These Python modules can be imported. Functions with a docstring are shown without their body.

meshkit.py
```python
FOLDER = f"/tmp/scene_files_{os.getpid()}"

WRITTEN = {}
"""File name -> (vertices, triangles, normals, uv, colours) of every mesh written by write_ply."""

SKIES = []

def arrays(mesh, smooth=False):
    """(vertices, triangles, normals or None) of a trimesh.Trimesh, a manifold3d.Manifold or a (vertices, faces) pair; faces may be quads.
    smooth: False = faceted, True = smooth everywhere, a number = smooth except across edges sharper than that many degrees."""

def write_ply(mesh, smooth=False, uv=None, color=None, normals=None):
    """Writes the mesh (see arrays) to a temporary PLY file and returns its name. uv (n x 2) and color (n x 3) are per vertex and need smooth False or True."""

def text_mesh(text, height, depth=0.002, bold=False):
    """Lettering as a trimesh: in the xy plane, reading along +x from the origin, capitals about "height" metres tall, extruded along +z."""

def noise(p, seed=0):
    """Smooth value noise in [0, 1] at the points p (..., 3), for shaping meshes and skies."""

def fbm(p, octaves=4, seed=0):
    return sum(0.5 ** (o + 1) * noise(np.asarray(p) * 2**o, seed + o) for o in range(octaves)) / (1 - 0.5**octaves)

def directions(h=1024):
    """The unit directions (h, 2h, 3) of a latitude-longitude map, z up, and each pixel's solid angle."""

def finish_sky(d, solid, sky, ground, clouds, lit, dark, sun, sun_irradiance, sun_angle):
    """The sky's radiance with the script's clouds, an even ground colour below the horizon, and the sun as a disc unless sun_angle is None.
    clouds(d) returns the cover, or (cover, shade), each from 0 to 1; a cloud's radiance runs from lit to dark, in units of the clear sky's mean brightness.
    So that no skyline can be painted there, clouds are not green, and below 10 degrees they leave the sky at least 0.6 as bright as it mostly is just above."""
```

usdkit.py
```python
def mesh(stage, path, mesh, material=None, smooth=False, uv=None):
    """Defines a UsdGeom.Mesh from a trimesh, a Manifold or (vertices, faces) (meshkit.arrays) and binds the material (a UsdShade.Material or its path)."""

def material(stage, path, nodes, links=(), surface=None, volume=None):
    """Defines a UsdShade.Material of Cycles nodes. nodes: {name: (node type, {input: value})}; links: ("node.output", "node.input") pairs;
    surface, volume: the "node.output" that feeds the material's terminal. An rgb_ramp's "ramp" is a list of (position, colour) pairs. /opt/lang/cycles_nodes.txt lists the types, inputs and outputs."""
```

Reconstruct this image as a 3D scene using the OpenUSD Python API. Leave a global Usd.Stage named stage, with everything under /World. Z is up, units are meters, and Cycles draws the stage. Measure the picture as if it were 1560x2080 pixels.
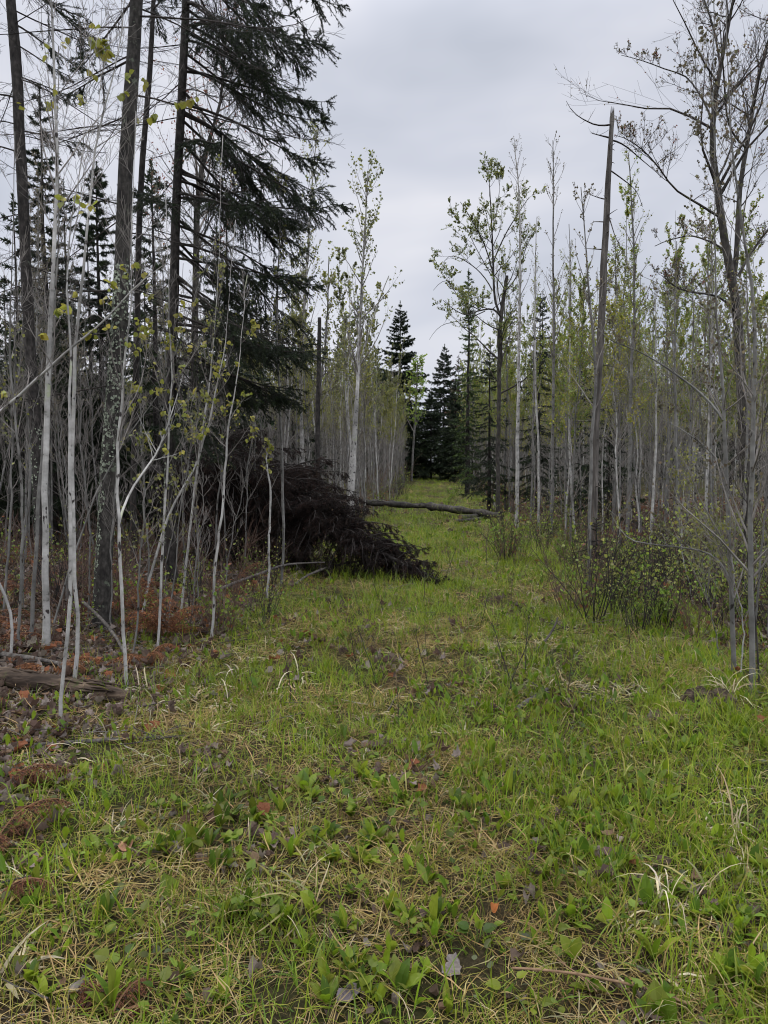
import math, random
import numpy as np
import usdkit, meshkit
from pxr import Usd, UsdGeom, UsdLux, UsdShade, Sdf, Gf, Vt

stage = Usd.Stage.CreateInMemory()
UsdGeom.SetStageUpAxis(stage, 'Z')
UsdGeom.SetStageMetersPerUnit(stage, 1.0)
UsdGeom.Xform.Define(stage, '/World')
UsdGeom.Scope.Define(stage, '/World/Looks')
T = Sdf.ValueTypeNames

# ------------------------------------------------------------------ camera, sky, light
F, CX, CY, HOR, CAMH = 1530.0, 780.0, 1040.0, 940.0, 1.6      # in pixels of the 1560 x 2080 photograph, metres
PITCH = math.atan((CY - HOR) / F)
cam = UsdGeom.Camera.Define(stage, '/World/camera')
cam.CreateHorizontalApertureAttr(36.0)
cam.CreateVerticalApertureAttr(48.0)
cam.CreateFocalLengthAttr(36.0 * F / 1560.0)
cam.CreateClippingRangeAttr(Gf.Vec2f(0.05, 5000))
cam.CreateExposureAttr(0.65)
cam.AddTranslateOp().Set(Gf.Vec3d(0, 0, CAMH))
cam.AddRotateXOp().Set(90.0 - math.degrees(PITCH))

SUN_EL, SUN_AZ = math.radians(58), math.radians(-60)            # azimuth as atan2(x, y)
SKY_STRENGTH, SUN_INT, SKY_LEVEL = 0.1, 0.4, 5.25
usdkit.material(stage, '/World/Looks/sky', {
    'tc': ('texture_coordinate', {}),
    'sky': ('sky_texture', {'sky_type': 'single_scattering', 'sun_disc': False, 'sun_elevation': SUN_EL, 'sun_rotation': SUN_AZ}),
    'mp': ('mapping', {'scale': (1.6, 1.6, 3.2), 'location': (3.3, 1.2, 0.4)}),
    'ns': ('noise_texture', {'scale': 1.15, 'detail': 4.0, 'roughness': 0.5, 'distortion': 0.4}),
    'rp': ('rgb_ramp', {'ramp': [(0.34, (0.60, 0.645, 0.745)), (0.5, (0.80, 0.828, 0.93)), (0.66, (1.03, 1.03, 1.09))]}),
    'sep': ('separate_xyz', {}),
    'el': ('map_range', {'range_type': 'smoothstep', 'from_min': 0.45, 'from_max': 0.95, 'to_min': 1.0, 'to_max': 4.3, 'clamp': True}),  # added boost: sky overhead, out of view, brightened to light the ground
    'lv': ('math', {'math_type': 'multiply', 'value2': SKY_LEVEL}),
    'sc': ('vector_math', {'math_type': 'scale'}),
    'mx': ('mix', {'fac': 0.96}),
    'bg': ('background_shader', {'strength': SKY_STRENGTH}),
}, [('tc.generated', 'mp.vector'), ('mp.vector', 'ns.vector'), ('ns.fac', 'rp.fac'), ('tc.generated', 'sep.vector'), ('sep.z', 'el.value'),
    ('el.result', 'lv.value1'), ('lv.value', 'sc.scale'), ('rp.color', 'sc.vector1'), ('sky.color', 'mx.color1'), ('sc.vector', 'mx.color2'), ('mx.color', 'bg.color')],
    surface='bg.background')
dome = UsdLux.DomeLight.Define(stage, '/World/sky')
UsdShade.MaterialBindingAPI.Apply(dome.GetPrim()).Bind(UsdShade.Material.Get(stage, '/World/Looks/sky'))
dome.GetPrim().SetCustomDataByKey('kind', 'structure')
sun = UsdLux.DistantLight.Define(stage, '/World/sun')
sun.CreateIntensityAttr(SUN_INT)
sun.CreateAngleAttr(45.0)
sun.CreateNormalizeAttr(True)
sun.CreateColorAttr(Gf.Vec3f(1.0, 0.97, 0.92))
sun.AddRotateZOp().Set(-math.degrees(SUN_AZ))
sun.AddRotateXOp().Set(-(90 - math.degrees(SUN_EL)))

# ------------------------------------------------------------------ numbers
UP = np.array([0, 0, 1.0])
def ss(a, b, x):
    t = np.clip((np.asarray(x, float) - a) / (b - a), 0, 1)
    return t * t * (3 - 2 * t)
def xc(y):
    return 0.45 + 0.055 * np.asarray(y, float)
def hw(y):
    return 2.35 - 0.75 * ss(4, 40, y)
def edge(x, y):                                                # metres outside the trail's edge (negative on the trail)
    return np.abs(np.asarray(x) - xc(y)) - hw(y)
def fbm2(x, y, s, o=2, seed=0):
    x, y = np.broadcast_arrays(np.asarray(x, float), np.asarray(y, float))
    return meshkit.fbm(np.stack([x / s + 31.7, y / s + 17.3, np.full(x.shape, 0.37 + seed)], -1), o, seed)
def gh(x, y):
    x, y = np.asarray(x, float), np.asarray(y, float)
    z = 0.75 * ss(22, 65, y) + 0.16 * ss(0, 3.0, edge(x, y)) * ss(3, 8, np.abs(y) + np.abs(x))
    return z + 0.16 * (fbm2(x, y, 2.6, 2, 1) - 0.5) + 0.06 * (fbm2(x, y, 0.45, 2, 2) - 0.5)
CAM = np.array([0, 0, CAMH])
def ray(u, v):
    r = np.array([(u - CX) / F, math.cos(PITCH) + (CY - v) / F * math.sin(PITCH), -math.sin(PITCH) + (CY - v) / F * math.cos(PITCH)])
    return r / r[1]
def P(u, v, d):
    return CAM + ray(u, v) * d
def G(u, v):
    r = ray(u, v)
    d = np.linspace(1.5, 90, 3000)
    q = CAM + d[:, None] * r
    below = q[:, 2] < gh(q[:, 0], q[:, 1])
    i = int(np.argmax(below)) if below.any() else len(d) - 1
    p = q[i].copy()
    p[2] = float(gh(p[0], p[1]))
    return p
def unit(v):
    return v / (np.linalg.norm(v, axis=-1, keepdims=True) + 1e-12)
def spline(pts, n):
    p = np.asarray(pts, float)
    s = np.r_[0, np.cumsum(np.linalg.norm(np.diff(p, axis=0), axis=1))]
    from scipy.interpolate import PchipInterpolator
    return PchipInterpolator(s / s[-1], p, axis=0)(np.linspace(0, 1, n))
def along(C, b, s):                                            # points and tangents at fraction s of curve b of C (n, k, 3)
    k = C.shape[1]
    f = np.clip(s, 0, 0.9999) * (k - 1)
    i = f.astype(int)
    t = (f - i)[:, None]
    return C[b, i] * (1 - t) + C[b, i + 1] * t, unit(C[b, i + 1] - C[b, i])

# ------------------------------------------------------------------ shapes
class MB:
    """collects triangles, normals and colours"""
    def __init__(self):
        self.v, self.f, self.n, self.c, self.k = [], [], [], [], 0
    def add(self, v, f, n=None, c=(0.5, 0.5, 0.5)):
        v = np.asarray(v, float).reshape(-1, 3)
        self.v.append(v)
        self.f.append(np.asarray(f, int).reshape(-1, 3) + self.k)
        self.n.append(np.zeros_like(v) if n is None else np.asarray(n).reshape(-1, 3))
        self.c.append(np.broadcast_to(np.asarray(c, float), v.shape))
        self.k += len(v)
        return self
    def tubes(self, C, R, sides=4, c=(0.5, 0.5, 0.5), cap=False, lump=0.0, rng=None):
        C = np.asarray(C, float)
        if C.ndim == 2:
            C, R = C[None], np.asarray(R, float)[None]
        n, k, _ = C.shape
        if n == 0:
            return self
        t = unit(np.gradient(C, axis=1))
        m = unit(C[:, -1] - C[:, 0])
        ref = np.where(np.abs(m[:, 2:]) < 0.8, [0, 0, 1.0], [1.0, 0, 0])[:, None]
        a = unit(np.cross(t, ref))
        b = np.cross(t, a)
        g = np.arange(sides) * 2 * np.pi / sides
        nor = np.cos(g)[None, None, :, None] * a[:, :, None] + np.sin(g)[None, None, :, None] * b[:, :, None]
        RR = np.broadcast_to(np.asarray(R)[..., None, None], (n, k, sides, 1))
        if lump:
            RR = RR * (1 + lump * (rng.random((n, k, sides, 1)) - 0.5))
        v = C[:, :, None] + RR * nor
        i, j, h = np.meshgrid(np.arange(n), np.arange(k - 1), np.arange(sides), indexing='ij')
        q = lambda jj, hh: (i * k + jj) * sides + hh % sides
        A, B, D, E = q(j, h), q(j, h + 1), q(j + 1, h + 1), q(j + 1, h)
        f = np.concatenate([np.stack([A, B, D], -1).reshape(-1, 3), np.stack([A, D, E], -1).reshape(-1, 3)])
        cc = np.asarray(c, float)
        if cc.ndim == 2:
            cc = np.repeat(cc, k * sides, 0)
        self.add(v, f, nor, cc)
        if cap:
            for e, sg in ((0, -1), (k - 1, 1)):
                ring = v[0, e]
                ctr = ring.mean(0)
                vv = np.vstack([ring, ctr])
                ff = [[h, (h + 1) % sides, sides] if sg > 0 else [(h + 1) % sides, h, sides] for h in range(sides)]
                self.add(vv, ff, np.tile(t[0, e] * sg, (sides + 1, 1)), c)
        return self
    def stamp(self, tv, tf, o, X, Y, Z, s, c):                    # copies of a template at origins o with axes X Y Z
        o = np.asarray(o, float)
        n, m = len(o), len(tv)
        if n == 0:
            return self
        s = np.broadcast_to(np.asarray(s, float), (n,))
        v = o[:, None] + s[:, None, None] * (tv[None, :, 0:1] * X[:, None] + tv[None, :, 1:2] * Y[:, None] + tv[None, :, 2:3] * Z[:, None])
        f = (tf[None] + (np.arange(n) * m)[:, None, None]).reshape(-1, 3)
        c = np.asarray(c, float)
        self.add(v, f, None, np.repeat(c, m, 0) if c.ndim == 2 else c)
        return self
    def blades(self, C, W, side, c, c2=None):                     # flat tapering strips: C (n, k, 3), width W (n,), side (n, 3)
        n, k, _ = C.shape
        s = np.linspace(0, 1, k)
        w = W[:, None] * np.minimum(1, (0.55 + 1.2 * s) * 1.0)[None] * (1 - s ** 2.2)[None] * 0.5
        off = w[..., None] * side[:, None]
        v = np.stack([C - off, C + off], 2)[:, :, :, :]
        v = v.reshape(n, 2 * k, 3)
        idx = []
        for j in range(k - 1):
            a = 2 * j
            idx += [[a, a + 1, a + 3]] + ([[a, a + 3, a + 2]] if j < k - 2 else [])
        f = (np.array(idx)[None] + (np.arange(n) * 2 * k)[:, None, None]).reshape(-1, 3)
        cc = np.repeat(c, 2 * k, 0).reshape(n, k, 2, 3)
        if c2 is not None:
            cc = cc * (1 - s[None, :, None, None]) + np.repeat(c2, 2 * k, 0).reshape(n, k, 2, 3) * s[None, :, None, None]
        self.add(v, f, None, cc.reshape(-1, 3))
        return self
    def arrays(self):
        return np.vstack(self.v), np.vstack(self.f), np.vstack(self.n), np.vstack(self.c)

def put_mesh(path, mb, mat, smooth=False, color=True, origin=None):
    v, f, n, c = mb.arrays() if isinstance(mb, MB) else mb
    if origin is not None:
        v = v - origin
    m = UsdGeom.Mesh.Define(stage, path)
    m.CreatePointsAttr(Vt.Vec3fArray.FromNumpy(v.astype(np.float32)))
    m.CreateFaceVertexCountsAttr(Vt.IntArray.FromNumpy(np.full(len(f), 3, np.int32)))
    m.CreateFaceVertexIndicesAttr(Vt.IntArray.FromNumpy(np.ascontiguousarray(f, np.int32).ravel()))
    m.CreateSubdivisionSchemeAttr('none')
    if smooth:
        m.CreateNormalsAttr(Vt.Vec3fArray.FromNumpy(n.astype(np.float32)))
        m.SetNormalsInterpolation('vertex')
    if color:
        UsdGeom.PrimvarsAPI(m).CreatePrimvar('col', T.Color3fArray, 'vertex').Set(Vt.Vec3fArray.FromNumpy(c.astype(np.float32)))
    UsdShade.MaterialBindingAPI.Apply(m.GetPrim()).Bind(LOOK[mat])
    return m.GetPrim()

# ------------------------------------------------------------------ things
used = {}
def numbered(parent, name):
    k = used.get((parent, name), 0)
    used[(parent, name)] = k + 1
    return name if k == 0 else f'{name}_{k:03d}'
def tag(p, label=None, cat=None, group=None, kind=None):
    for k, x in (('label', label), ('category', cat), ('group', group), ('kind', kind)):
        if x:
            p.SetCustomDataByKey(k, x)
    return p
def thing(name, label, cat, loc=(0, 0, 0), rz=0.0, sc=None, group=None, tilt=0.0, src=None, kind=None):
    x = UsdGeom.Xform.Define(stage, '/World/' + numbered('/World', name))
    p = x.GetPrim()
    if src is not None:
        p.GetReferences().AddInternalReference(src.GetPath())
        p.SetInstanceable(True)
    x.ClearXformOpOrder()
    x.AddTranslateOp().Set(Gf.Vec3d(*map(float, loc)))
    x.AddRotateZYXOp().Set(Gf.Vec3f(float(tilt), 0, float(rz)))
    sc = (1, 1, 1) if sc is None else ((sc,) * 3 if np.ndim(sc) == 0 else sc)
    x.AddScaleOp().Set(Gf.Vec3f(*map(float, sc)))
    return tag(p, label, cat, group, kind)
def part(parent, name, mb, mat, smooth=False, origin=None, label=None, kind=None, color=True):
    path = str(parent.GetPath())
    return tag(put_mesh(path + '/' + numbered(path, name), mb, mat, smooth, color, origin), label, kind=kind)

# ------------------------------------------------------------------ materials
LOOK = {}
def leaf_look(name, trans=0.3, rough=0.55, var=0.35, scale=1.3, spec=0.25):
    LOOK[name] = usdkit.material(stage, '/World/Looks/' + name, {
        'a': ('attribute', {'attribute': 'col'}),
        'g': ('geometry', {}),
        'n': ('noise_texture', {'scale': scale, 'detail': 3.0}),
        'm': ('map_range', {'from_min': 0.3, 'from_max': 0.7, 'to_min': 1 - var, 'to_max': 1 + var}),
        'i': ('map_range', {'from_min': 0.0, 'from_max': 1.0, 'to_min': 0.78, 'to_max': 1.22}),
        'mm': ('math', {'math_type': 'multiply'}),
        's': ('vector_math', {'math_type': 'scale'}),
        'p': ('principled_bsdf', {'roughness': rough, 'specular_ior_level': spec}),
        't': ('translucent_bsdf', {}),
        'x': ('mix_closure', {'fac': trans}),
    }, [('g.position', 'n.vector'), ('n.fac', 'm.value'), ('g.random_per_island', 'i.value'), ('m.result', 'mm.value1'), ('i.result', 'mm.value2'),
        ('a.color', 's.vector1'), ('mm.value', 's.scale'), ('s.vector', 'p.base_color'), ('s.vector', 't.color'), ('p.BSDF', 'x.closure1'), ('t.BSDF', 'x.closure2')], surface='x.closure')
leaf_look('leaf', 0.5, 0.45)
leaf_look('needle', 0.1, 0.6, 0.3)
leaf_look('dry', 0.25, 0.75, 0.3, spec=0.1)
leaf_look('blade', 0.34, 0.5, 0.3, 0.9)

def bark_look(name, ramp, vscale, nscale=1.0, detail=5.0, bump=0.35, knots=None, lichen=None, rough=0.85, dist=0.006, tone=1.0):
    nodes = {
        'tc': ('texture_coordinate', {}),
        'mp': ('mapping', {'scale': vscale}),
        'n': ('noise_texture', {'scale': nscale, 'detail': detail, 'roughness': 0.62}),
        'r': ('rgb_ramp', {'ramp': ramp}),
        'b': ('bump', {'strength': bump, 'distance': dist}),
        'p': ('principled_bsdf', {'roughness': rough, 'specular_ior_level': 0.15}),
    }
    links = [('tc.object', 'mp.vector'), ('mp.vector', 'n.vector'), ('n.fac', 'r.fac'), ('n.fac', 'b.height'), ('b.normal', 'p.normal')]
    last = 'r.color'
    if knots:
        nodes |= {'kn': ('noise_texture', {'scale': 1.0, 'detail': 2.0}), 'km': ('mapping', {'scale': knots[0]}), 'kr': ('rgb_ramp', {'ramp': [(knots[1], (0, 0, 0)), (knots[1] + 0.06, (1, 1, 1))]}),
                  'kx': ('mix', {'color2': knots[2]})}
        links += [('tc.object', 'km.vector'), ('km.vector', 'kn.vector'), ('kn.fac', 'kr.fac'), ('kr.color', 'kx.fac'), (last, 'kx.color1')]
        last = 'kx.color'
    if lichen:
        nodes |= {'ln': ('noise_texture', {'scale': lichen[0], 'detail': 5.0, 'roughness': 0.65}), 'lr': ('rgb_ramp', {'ramp': [(lichen[1], (0, 0, 0)), (lichen[1] + 0.05, (1, 1, 1))]}), 'lx': ('mix', {'color2': lichen[2]})}
        links += [('tc.object', 'ln.vector'), ('ln.fac', 'lr.fac'), ('lr.color', 'lx.fac'), (last, 'lx.color1')]
        last = 'lx.color'
    nodes |= {'tn': ('noise_texture', {'scale': 2.6, 'detail': 4.0, 'roughness': 0.6}), 'tr': ('map_range', {'from_min': 0.3, 'from_max': 0.7, 'to_min': 0.5 * tone, 'to_max': 1.25 * tone}), 'ts': ('vector_math', {'math_type': 'scale'})}
    links += [('tc.object', 'tn.vector'), ('tn.fac', 'tr.value'), (last, 'ts.vector1'), ('tr.result', 'ts.scale'), ('ts.vector', 'p.base_color')]
    LOOK[name] = usdkit.material(stage, '/World/Looks/' + name, nodes, links, surface='p.BSDF')
bark_look('birch_bark', [(0.28, (0.10, 0.095, 0.085)), (0.38, (0.25, 0.243, 0.225)), (0.66, (0.36, 0.352, 0.33))], (9, 9, 14), detail=3.0, knots=((24, 24, 15), 0.62, (0.035, 0.03, 0.028)), lichen=(4.0, 0.62, (0.27, 0.29, 0.2)), tone=1.0)
bark_look('aspen_bark', [(0.28, (0.075, 0.071, 0.062)), (0.42, (0.165, 0.16, 0.146)), (0.68, (0.25, 0.244, 0.226))], (9, 9, 9), detail=3.0, knots=((22, 22, 13), 0.62, (0.04, 0.035, 0.03)), lichen=(3.0, 0.6, (0.2, 0.21, 0.15)), tone=0.68)
bark_look('twig', [(0.3, (0.105, 0.095, 0.085)), (0.7, (0.235, 0.215, 0.195))], (6, 6, 6))
bark_look('dark_twig', [(0.3, (0.024, 0.021, 0.019)), (0.7, (0.07, 0.06, 0.053))], (8, 8, 8), tone=0.75)
bark_look('red_twig', [(0.3, (0.07, 0.04, 0.03)), (0.7, (0.15, 0.105, 0.08))], (8, 8, 8))
bark_look('spruce_bark', [(0.3, (0.014, 0.013, 0.012)), (0.5, (0.045, 0.04, 0.036)), (0.7, (0.095, 0.085, 0.076))], (26, 26, 13), bump=0.9, dist=0.012, lichen=(9.0, 0.66, (0.12, 0.13, 0.10)), tone=0.65)
bark_look('lichen_bark', [(0.3, (0.016, 0.015, 0.014)), (0.5, (0.055, 0.05, 0.044)), (0.7, (0.115, 0.107, 0.094))], (26, 26, 13), bump=0.9, dist=0.012, lichen=(12.0, 0.6, (0.15, 0.17, 0.125)), tone=0.62)
bark_look('maple_bark', [(0.3, (0.022, 0.02, 0.018)), (0.5, (0.06, 0.054, 0.048)), (0.7, (0.115, 0.105, 0.09))], (14, 14, 6), bump=0.7, lichen=(5.0, 0.58, (0.10, 0.105, 0.045)), tone=0.70)
bark_look('dead_wood', [(0.3, (0.03, 0.026, 0.023)), (0.5, (0.085, 0.076, 0.067)), (0.7, (0.165, 0.15, 0.133))], (22, 22, 2.2), bump=0.7, tone=0.85)
bark_look('rot_wood', [(0.3, (0.018, 0.013, 0.009)), (0.5, (0.06, 0.042, 0.03)), (0.72, (0.15, 0.11, 0.075))], (3, 26, 26), bump=0.9, dist=0.015, lichen=(7.0, 0.63, (0.07, 0.08, 0.03)), tone=0.80)
bark_look('rot_crumble', [(0.3, (0.014, 0.010, 0.008)), (0.5, (0.045, 0.032, 0.023)), (0.72, (0.12, 0.09, 0.06))], (28, 28, 28), bump=1.0, dist=0.02, lichen=(9.0, 0.6, (0.07, 0.075, 0.03)))
bark_look('cut_wood', [(0.3, (0.10, 0.06, 0.035)), (0.7, (0.26, 0.17, 0.10))], (20, 20, 20))
bark_look('lichen_plate', [(0.3, (0.13, 0.15, 0.11)), (0.7, (0.27, 0.30, 0.23))], (40, 40, 40), tone=1.15)
LOOK['soil'] = usdkit.material(stage, '/World/Looks/soil', {
    'g': ('geometry', {}),
    'n1': ('noise_texture', {'scale': 0.8, 'detail': 4.0}),
    'n2': ('noise_texture', {'scale': 45.0, 'detail': 8.0, 'roughness': 0.75}),
    'r1': ('rgb_ramp', {'ramp': [(0.3, (0.016, 0.011, 0.007)), (0.5, (0.045, 0.034, 0.018)), (0.7, (0.10, 0.078, 0.038))]}),
    'r2': ('rgb_ramp', {'ramp': [(0.42, (0, 0, 0)), (0.6, (1, 1, 1))]}),
    'mf': ('math', {'math_type': 'multiply', 'value2': 0.6}),
    'mx': ('mix', {'color2': (0.035, 0.045, 0.010)}),
    'b': ('bump', {'strength': 1.0, 'distance': 0.04}),
    'p': ('principled_bsdf', {'roughness': 0.95, 'specular_ior_level': 0.1}),
}, [('g.position', 'n1.vector'), ('g.position', 'n2.vector'), ('n2.fac', 'r1.fac'), ('n1.fac', 'r2.fac'), ('r2.color', 'mf.value1'), ('mf.value', 'mx.fac'), ('r1.color', 'mx.color1'),
    ('mx.color', 'p.base_color'), ('n2.fac', 'b.height'), ('b.normal', 'p.normal')], surface='p.BSDF')

# ------------------------------------------------------------------ the ground
def ground():
    ys = np.r_[np.linspace(-40, -2, 20)[:-1], np.linspace(-2, 1.2, 20)[:-1], np.linspace(1.2, 7, 130)[:-1], 7 * (70 / 7) ** np.linspace(0, 1, 120)[:-1], np.linspace(70, 600, 30)]
    h = np.r_[np.linspace(0, 4, 100)[:-1], 4 * (45 / 4) ** np.linspace(0, 1, 60)[:-1], np.linspace(45, 500, 20)]
    xs = np.r_[-h[:0:-1], h]
    X, Y = np.meshgrid(xs, ys)
    V = np.stack([X, Y, gh(X, Y)], -1)
    ny, nx = X.shape
    i, j = np.meshgrid(np.arange(ny - 1), np.arange(nx - 1), indexing='ij')
    a = i * nx + j
    f = np.concatenate([np.stack([a, a + 1, a + nx + 1], -1).reshape(-1, 3), np.stack([a, a + nx + 1, a + nx], -1).reshape(-1, 3)])
    n = np.cross(np.gradient(V, axis=1), np.gradient(V, axis=0))
    n = unit(n)
    tag(put_mesh('/World/ground', (V.reshape(-1, 3), f, n.reshape(-1, 3), np.zeros((nx * ny, 3))), 'soil', True, False), kind='structure')
ground()

# ------------------------------------------------------------------ leaf and needle shapes
DIAMOND = (np.array([[0, 0, 0], [0.42, 0.5, 0.06], [0, 1, 0], [-0.42, 0.5, 0.06]]), np.array([[0, 1, 2], [0, 2, 3]]))
OVATE = (np.array([[0, 0, 0], [0.30, 0.12, 0.05], [0.44, 0.38, 0.08], [0.27, 0.72, 0.05], [0, 1, -0.04], [-0.27, 0.72, 0.05], [-0.44, 0.38, 0.08], [-0.30, 0.12, 0.05], [0, 0.45, 0]]),
         np.array([[0, 1, 8], [1, 2, 8], [2, 3, 8], [3, 4, 8], [4, 5, 8], [5, 6, 8], [6, 7, 8], [7, 0, 8]]))
LANCE = (np.array([[-0.03, 0, 0], [0.03, 0, 0], [0.11, 0.3, 0.03], [0.15, 0.58, 0.05], [0.10, 0.82, 0.02], [0, 1, -0.06], [-0.10, 0.82, 0.02], [-0.15, 0.58, 0.05], [-0.11, 0.3, 0.03], [0, 0.3, 0], [0, 0.58, 0.01], [0, 0.82, -0.02]]),
         np.array([[0, 1, 9], [1, 2, 9], [0, 9, 8], [9, 2, 3], [9, 3, 10], [8, 9, 10], [8, 10, 7], [10, 3, 4], [10, 4, 11], [7, 10, 11], [7, 11, 6], [11, 4, 5], [6, 11, 5]]))
def rand_dir(rng, n):
    return unit(rng.normal(size=(n, 3)))
def frame(Y, rng, updown=0.0):
    """side and normal of leaves that point along Y, with normals leaning up by updown"""
    r = rand_dir(rng, len(Y)) + np.array([0, 0, updown])
    X = unit(np.cross(Y, r))
    return X, np.cross(X, Y)
def curves(rng, base, dirs, L, k, up=0.0, wob=0.15, droop_end=0.0):
    """n curves from base along dirs; up bends them upwards (or down) along the way"""
    n = len(base)
    C = np.zeros((n, k, 3))
    C[:, 0] = base
    d = unit(dirs)
    step = (L / (k - 1))[:, None]
    for j in range(1, k):
        d = unit(d + (np.broadcast_to(up, (n,))[:, None] * UP + droop_end * (j / k) * UP) / (k - 1) + wob * rng.normal(size=(n, 3)) / math.sqrt(k))
        C[:, j] = C[:, j - 1] + d * step
    return C
def taper(r0, r1, k, p=1.0):
    s = np.linspace(0, 1, k) ** p
    return np.asarray(r0)[:, None] * (1 - s) + np.asarray(r1)[:, None] * s if np.ndim(r0) else r0 * (1 - s) + r1 * s
def tint(rng, n, cols, j=0.15):
    c = np.asarray(cols, float)
    c = c[rng.integers(0, len(c), n)]
    return np.clip(c * (1 + j * rng.normal(size=(n, 1))) * (1 + 0.3 * j * rng.normal(size=(n, 3))), 0.002, 1)

YOUNG = [(0.23, 0.24, 0.055), (0.19, 0.205, 0.055), (0.27, 0.265, 0.075), (0.17, 0.175, 0.065)]
YELLOW = [(0.27, 0.27, 0.045), (0.23, 0.255, 0.045), (0.31, 0.285, 0.06)]
FRESH = [(0.15, 0.24, 0.035), (0.19, 0.27, 0.04), (0.23, 0.28, 0.055)]
GREYGREEN = [(0.13, 0.15, 0.08), (0.16, 0.18, 0.08), (0.11, 0.125, 0.07)]
REDBUD = [(0.20, 0.07, 0.05), (0.16, 0.07, 0.05), (0.24, 0.12, 0.07)]
BUD = [(0.13, 0.11, 0.07), (0.16, 0.14, 0.08), (0.10, 0.09, 0.06)]

def limbs(rng, C, R, nb, t0=0.3, L=0.8, up_ang=45, tw=5, tip=0.97, bend=0.35, fall=0.75, rk=0.5, tlen=0.42, minr=0.0013, wob=0.22, plane=None):
    """side branches and twigs of one stem C (k, 3) with radii R. Returns branch curves, radii, twig curves, radii, twig's branch"""
    k = len(C)
    t = np.sort(t0 + (tip - t0) * rng.random(nb) ** 0.9)
    base, tan = along(C[None], np.zeros(nb, int), t)
    r = np.interp(t, np.linspace(0, 1, k), R)
    az = np.arange(nb) * 2.4 + rng.normal(size=nb) * 0.5 if plane is None else plane + rng.normal(size=nb) * 0.8 + np.pi * rng.integers(0, 2, nb)
    out = np.stack([np.cos(az), np.sin(az), np.zeros(nb)], -1)
    el = np.radians(up_ang + rng.normal(size=nb) * 13)
    d = out * np.cos(el)[:, None] + UP * np.sin(el)[:, None] + 0.25 * tan
    Lb = L * (1 - fall * (t - t0) / (1 - t0)) * rng.uniform(0.45, 1.15, nb)
    B = curves(rng, base, d, Lb, 7, bend, wob)
    RB = taper(np.minimum(r * rk, 0.012 * Lb + 0.002), np.full(nb, minr), 7)
    m = nb * tw
    b = np.repeat(np.arange(nb), tw)
    s = rng.uniform(0.2, 1.0, m)
    bb, bt = along(B, b, s)
    d2 = bt + 0.85 * rand_dir(rng, m) + 0.15 * UP
    L2 = np.maximum(Lb[b] * tlen * (1.15 - 0.7 * s) * rng.uniform(0.5, 1.2, m), 0.05)
    W = curves(rng, bb, d2, L2, 4, bend * 0.7, wob)
    RW = taper(np.full(m, minr * 1.15), np.full(m, minr * 0.75), 4)
    return B, RB, W, RW, b, L2
def leaves_on(rng, W, per, size, cols, mb, shape=DIAMOND, hang=0.4, s0=0.3):
    n = len(W) * per
    b = np.repeat(np.arange(len(W)), per)
    o, t = along(W, b, rng.uniform(s0, 1.0, n))
    Y = unit(t * 0.5 + 0.9 * rand_dir(rng, n) - hang * UP)
    X, Z = frame(Y, rng, 0.3)
    mb.stamp(*shape, o, X, Y, Z, size * rng.uniform(0.6, 1.25, n), tint(rng, n, cols))
    return mb

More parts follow.
